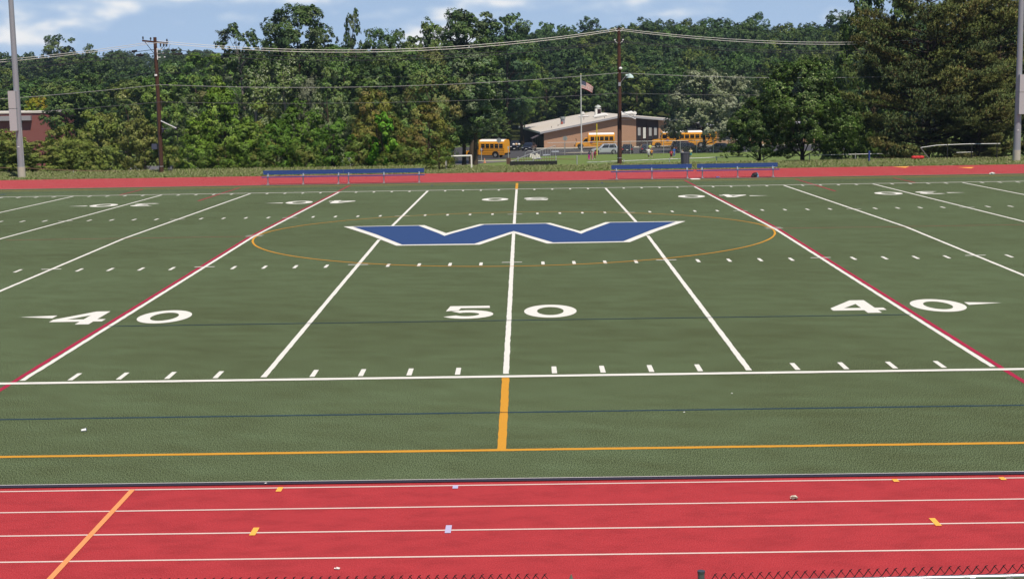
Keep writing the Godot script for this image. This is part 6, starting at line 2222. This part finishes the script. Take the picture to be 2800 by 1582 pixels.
func person(at: Vector3, turn: float, h: float, pose: int, skin: Color, shirt: Color, low: Color, hair: Color, long_hair: bool, trousers: bool, label: String) -> Node3D:
	var t := thing("person", label, "person", at, turn, "people on the low ball field")
	t.scale = Vector3.ONE * h / 1.4
	# joints for a 1.4 m child facing +z
	var hipy := 0.70
	var sw: float = [0.05, 0.16, 0.10][pose]     # stride
	var hipl := Vector3(0.075, hipy, 0); var hipr := Vector3(-0.075, hipy, 0)
	var kl := Vector3(0.085, 0.39, 0.04 + sw * 0.5); var kr := Vector3(-0.085, 0.39, 0.03 - sw * 0.4)
	var al := Vector3(0.09, 0.06, sw * 0.6); var ar := Vector3(-0.09, 0.06 + (0.05 if pose == 1 else 0.0), -sw)
	var chest := Vector3(0, 1.0, 0.0)
	var neck := Vector3(0, 1.14, 0.0)
	var head := Vector3(0, 1.285, 0.015)
	var sl := Vector3(0.155, 1.075, 0); var sr := Vector3(-0.155, 1.075, 0)
	var el := [Vector3(0.20, 0.85, 0.01), Vector3(0.22, 0.87, -0.06), Vector3(0.24, 0.92, 0.1)][pose] as Vector3
	var er := [Vector3(-0.20, 0.85, 0.02), Vector3(-0.22, 0.88, 0.08), Vector3(-0.24, 0.94, 0.09)][pose] as Vector3
	var hl := [Vector3(0.20, 0.65, 0.06), Vector3(0.20, 0.70, 0.08), Vector3(0.10, 1.02, 0.22)][pose] as Vector3
	var hr := [Vector3(-0.20, 0.65, 0.07), Vector3(-0.19, 0.80, 0.24), Vector3(-0.10, 1.10, 0.2)][pose] as Vector3
	var body := [[hipl, hipr, 0.085, 0.085], [Vector3(0, hipy, 0), chest, 0.09, 0.115], [sl, sr, 0.05, 0.05], [chest, neck, 0.10, 0.045], [neck, head, 0.04, 0.05], [head + Vector3(0, 0.025, -0.01), head + Vector3(0, -0.03, 0.015), 0.088, 0.07], [head + Vector3(0, -0.02, 0.085), head + Vector3(0, -0.03, 0.1), 0.012, 0.012],
		[hipl, kl, 0.075, 0.052], [kl, al, 0.05, 0.033], [hipr, kr, 0.075, 0.052], [kr, ar, 0.05, 0.033], [al, al + Vector3(0, -0.03, 0.11), 0.033, 0.028], [ar, ar + Vector3(0, -0.03, 0.11), 0.033, 0.028],
		[sl, el, 0.042, 0.034], [el, hl, 0.033, 0.024], [sr, er, 0.042, 0.034], [er, hr, 0.033, 0.024]]
	for s in [[hl, el], [hr, er]]:
		var d: Vector3 = (s[0] - s[1]).normalized()
		var side := d.cross(Vector3(0, 0, 1)).normalized()
		body.append([s[0], s[0] + d * 0.05, 0.024, 0.022])
		for q in 4:
			var o := side * (q - 1.5) * 0.014
			body.append([s[0] + d * 0.05 + o, s[0] + d * (0.098 - 0.006 * absf(q - 1.6)) + o * 1.2, 0.0085, 0.007])
		body.append([s[0] + d * 0.015 + side * 0.024, s[0] + d * 0.055 + side * 0.045, 0.010, 0.008])
	put("body", blob(body, 0.022, 0.03), mat(skin.r, skin.g, skin.b, 0.6), t)
	var e := 0.016
	put("shirt", blob([[Vector3(0, hipy + 0.02, 0), chest, 0.105 + e, 0.118 + e], [sl, sr, 0.055 + e, 0.055 + e], [chest, Vector3(0, 1.1, 0), 0.10 + e, 0.06 + e], [sl, sl.lerp(el, 0.75), 0.045 + e, 0.045 + e], [sr, sr.lerp(er, 0.75), 0.045 + e, 0.045 + e]], 0.028, 0.03), mat(shirt.r, shirt.g, shirt.b, 0.9), t)
	var f := 1.0 if trousers else 0.85
	var sh := [[hipl, hipr, 0.092 + e, 0.092 + e], [hipl, hipl.lerp(kl, f), 0.08 + e, 0.065 + e], [hipr, hipr.lerp(kr, f), 0.08 + e, 0.065 + e]]
	if trousers:
		sh.append([kl, al, 0.055 + e, 0.042 + e]); sh.append([kr, ar, 0.055 + e, 0.042 + e])
	put("trousers" if trousers else "shorts", blob(sh, 0.028, 0.02), mat(low.r, low.g, low.b, 0.9), t)
	var hb := [[head + Vector3(0, 0.045, -0.02), head + Vector3(0, 0.0, -0.045), 0.085, 0.08]]
	if long_hair:
		hb.append([head + Vector3(0, 0.0, -0.06), head + Vector3(0, -0.22, -0.075), 0.06, 0.035])
	put("hair", blob(hb, 0.022, 0.03), mat(hair.r, hair.g, hair.b, 0.7), t)
	for s in [al, ar]:
		put("shoe", blob([[s + Vector3(0, -0.025, -0.03), s + Vector3(0, -0.035, 0.12), 0.042, 0.036]], 0.022, 0.02), mat(0.7, 0.7, 0.68, 0.7), t)
	for q in [-1.0, 1.0]:
		var g := Geo.new()
		g.ball(head + Vector3(q * 0.032, 0.0, 0.078), Vector3(0.010, 0.007, 0.008), 4, 6)
		obj("eye", g, mat(0.03, 0.02, 0.02, 0.3), t)
		g = Geo.new()
		g.ball(head + Vector3(q * 0.083, -0.01, -0.005), Vector3(0.012, 0.026, 0.018), 5, 7)
		obj("ear", g, mat(skin.r, skin.g, skin.b, 0.6), t)
	var g2 := Geo.new()
	g2.ball(head + Vector3(0, -0.055, 0.078), Vector3(0.022, 0.005, 0.008), 4, 7)
	obj("mouth", g2, mat(skin.r * 0.7, skin.g * 0.45, skin.b * 0.45, 0.6), t)
	return t

func people() -> void:
	var tan1 := Color(0.42, 0.26, 0.18)
	var brn := Color(0.16, 0.085, 0.05)
	var pale := Color(0.50, 0.33, 0.25)
	var dk := Color(0.025, 0.018, 0.014)
	person(on_ground(10.35, -173.3), -2.4, 1.42, 0, tan1, Color(0.05, 0.04, 0.09), Color(0.55, 0.04, 0.30), dk, true, true, "person in a dark top and bright pink trousers, left of the wooden pole")
	person(on_ground(10.85, -174.2), 2.2, 1.30, 0, pale, Color(0.62, 0.35, 0.38), Color(0.60, 0.20, 0.32), Color(0.12, 0.07, 0.04), true, true, "person in pale pink beside the one in bright pink trousers")
	person(on_ground(11.4, -176.5), -1.2, 1.40, 0, brn, Color(0.42, 0.02, 0.05), Color(0.16, 0.02, 0.03), dk, false, true, "person dressed in dark red, left of the wooden pole")
	person(on_ground(19.75, -177.5), -0.4, 1.60, 1, brn, Color(0.72, 0.70, 0.68), Color(0.36, 0.37, 0.40), dk, false, false, "person in a white shirt walking on the grass before the dark car")
	person(on_ground(20.35, -179.2), 0.5, 1.35, 2, tan1, Color(0.72, 0.30, 0.03), Color(0.05, 0.05, 0.07), dk, false, false, "person in an orange shirt just behind the one in white")
	person(on_ground(21.6, -196.4), 0.2, 1.65, 0, tan1, Color(0.58, 0.62, 0.16), Color(0.10, 0.10, 0.12), dk, false, true, "person in a yellow-green shirt at the long bus's nose, beyond the fence")
	var r := person(on_ground(22.64, -171.3), PI - 0.1, 1.38, 1, pale, Color(0.40, 0.015, 0.04), Color(0.07, 0.012, 0.02), Color(0.18, 0.10, 0.05), false, false, "child in a red jersey with a white figure 1 on its back")
	letters("1", r, Vector3(0, 0.98, -0.145), PI, 0.17, mat(0.75, 0.74, 0.72))
	person(on_ground(24.1, -181.6), 0.6, 1.42, 0, pale, Color(0.03, 0.11, 0.42), Color(0.10, 0.15, 0.34), dk, false, true, "person in a blue shirt behind the child in the red jersey")
	person(on_ground(26.05, -175.6), -0.3, 1.42, 2, tan1, Color(0.66, 0.64, 0.34), Color(0.02, 0.22, 0.27), Color(0.10, 0.05, 0.03), true, false, "child in a pale yellow shirt and teal shorts, right of the trash barrel")
	person(on_ground(24.25, -170.4), 0.1, 1.34, 0, tan1, Color(0.6, 0.58, 0.55), Color(0.1, 0.1, 0.12), Color(0.09, 0.03, 0.02), false, false, "person whose head shows above the trash barrel")

func _ready() -> void:
	wob.seed = 2
	wob.frequency = 1.0
	wob.noise_type = FastNoiseLite.TYPE_VALUE_CUBIC
	rng.seed = 1
	light_and_camera()
	grain = noise_tex(512, 0.12, 4, [Color(0.80, 0.80, 0.80), Color(0.95, 0.95, 0.95), Color(1, 1, 1)], [0.2, 0.5, 0.8], 61)
	land()
	field()
	school()
	trees()
	verge()
	poles_and_wires()
	fences()
	benches()
	vehicles()
	people()
	signs()
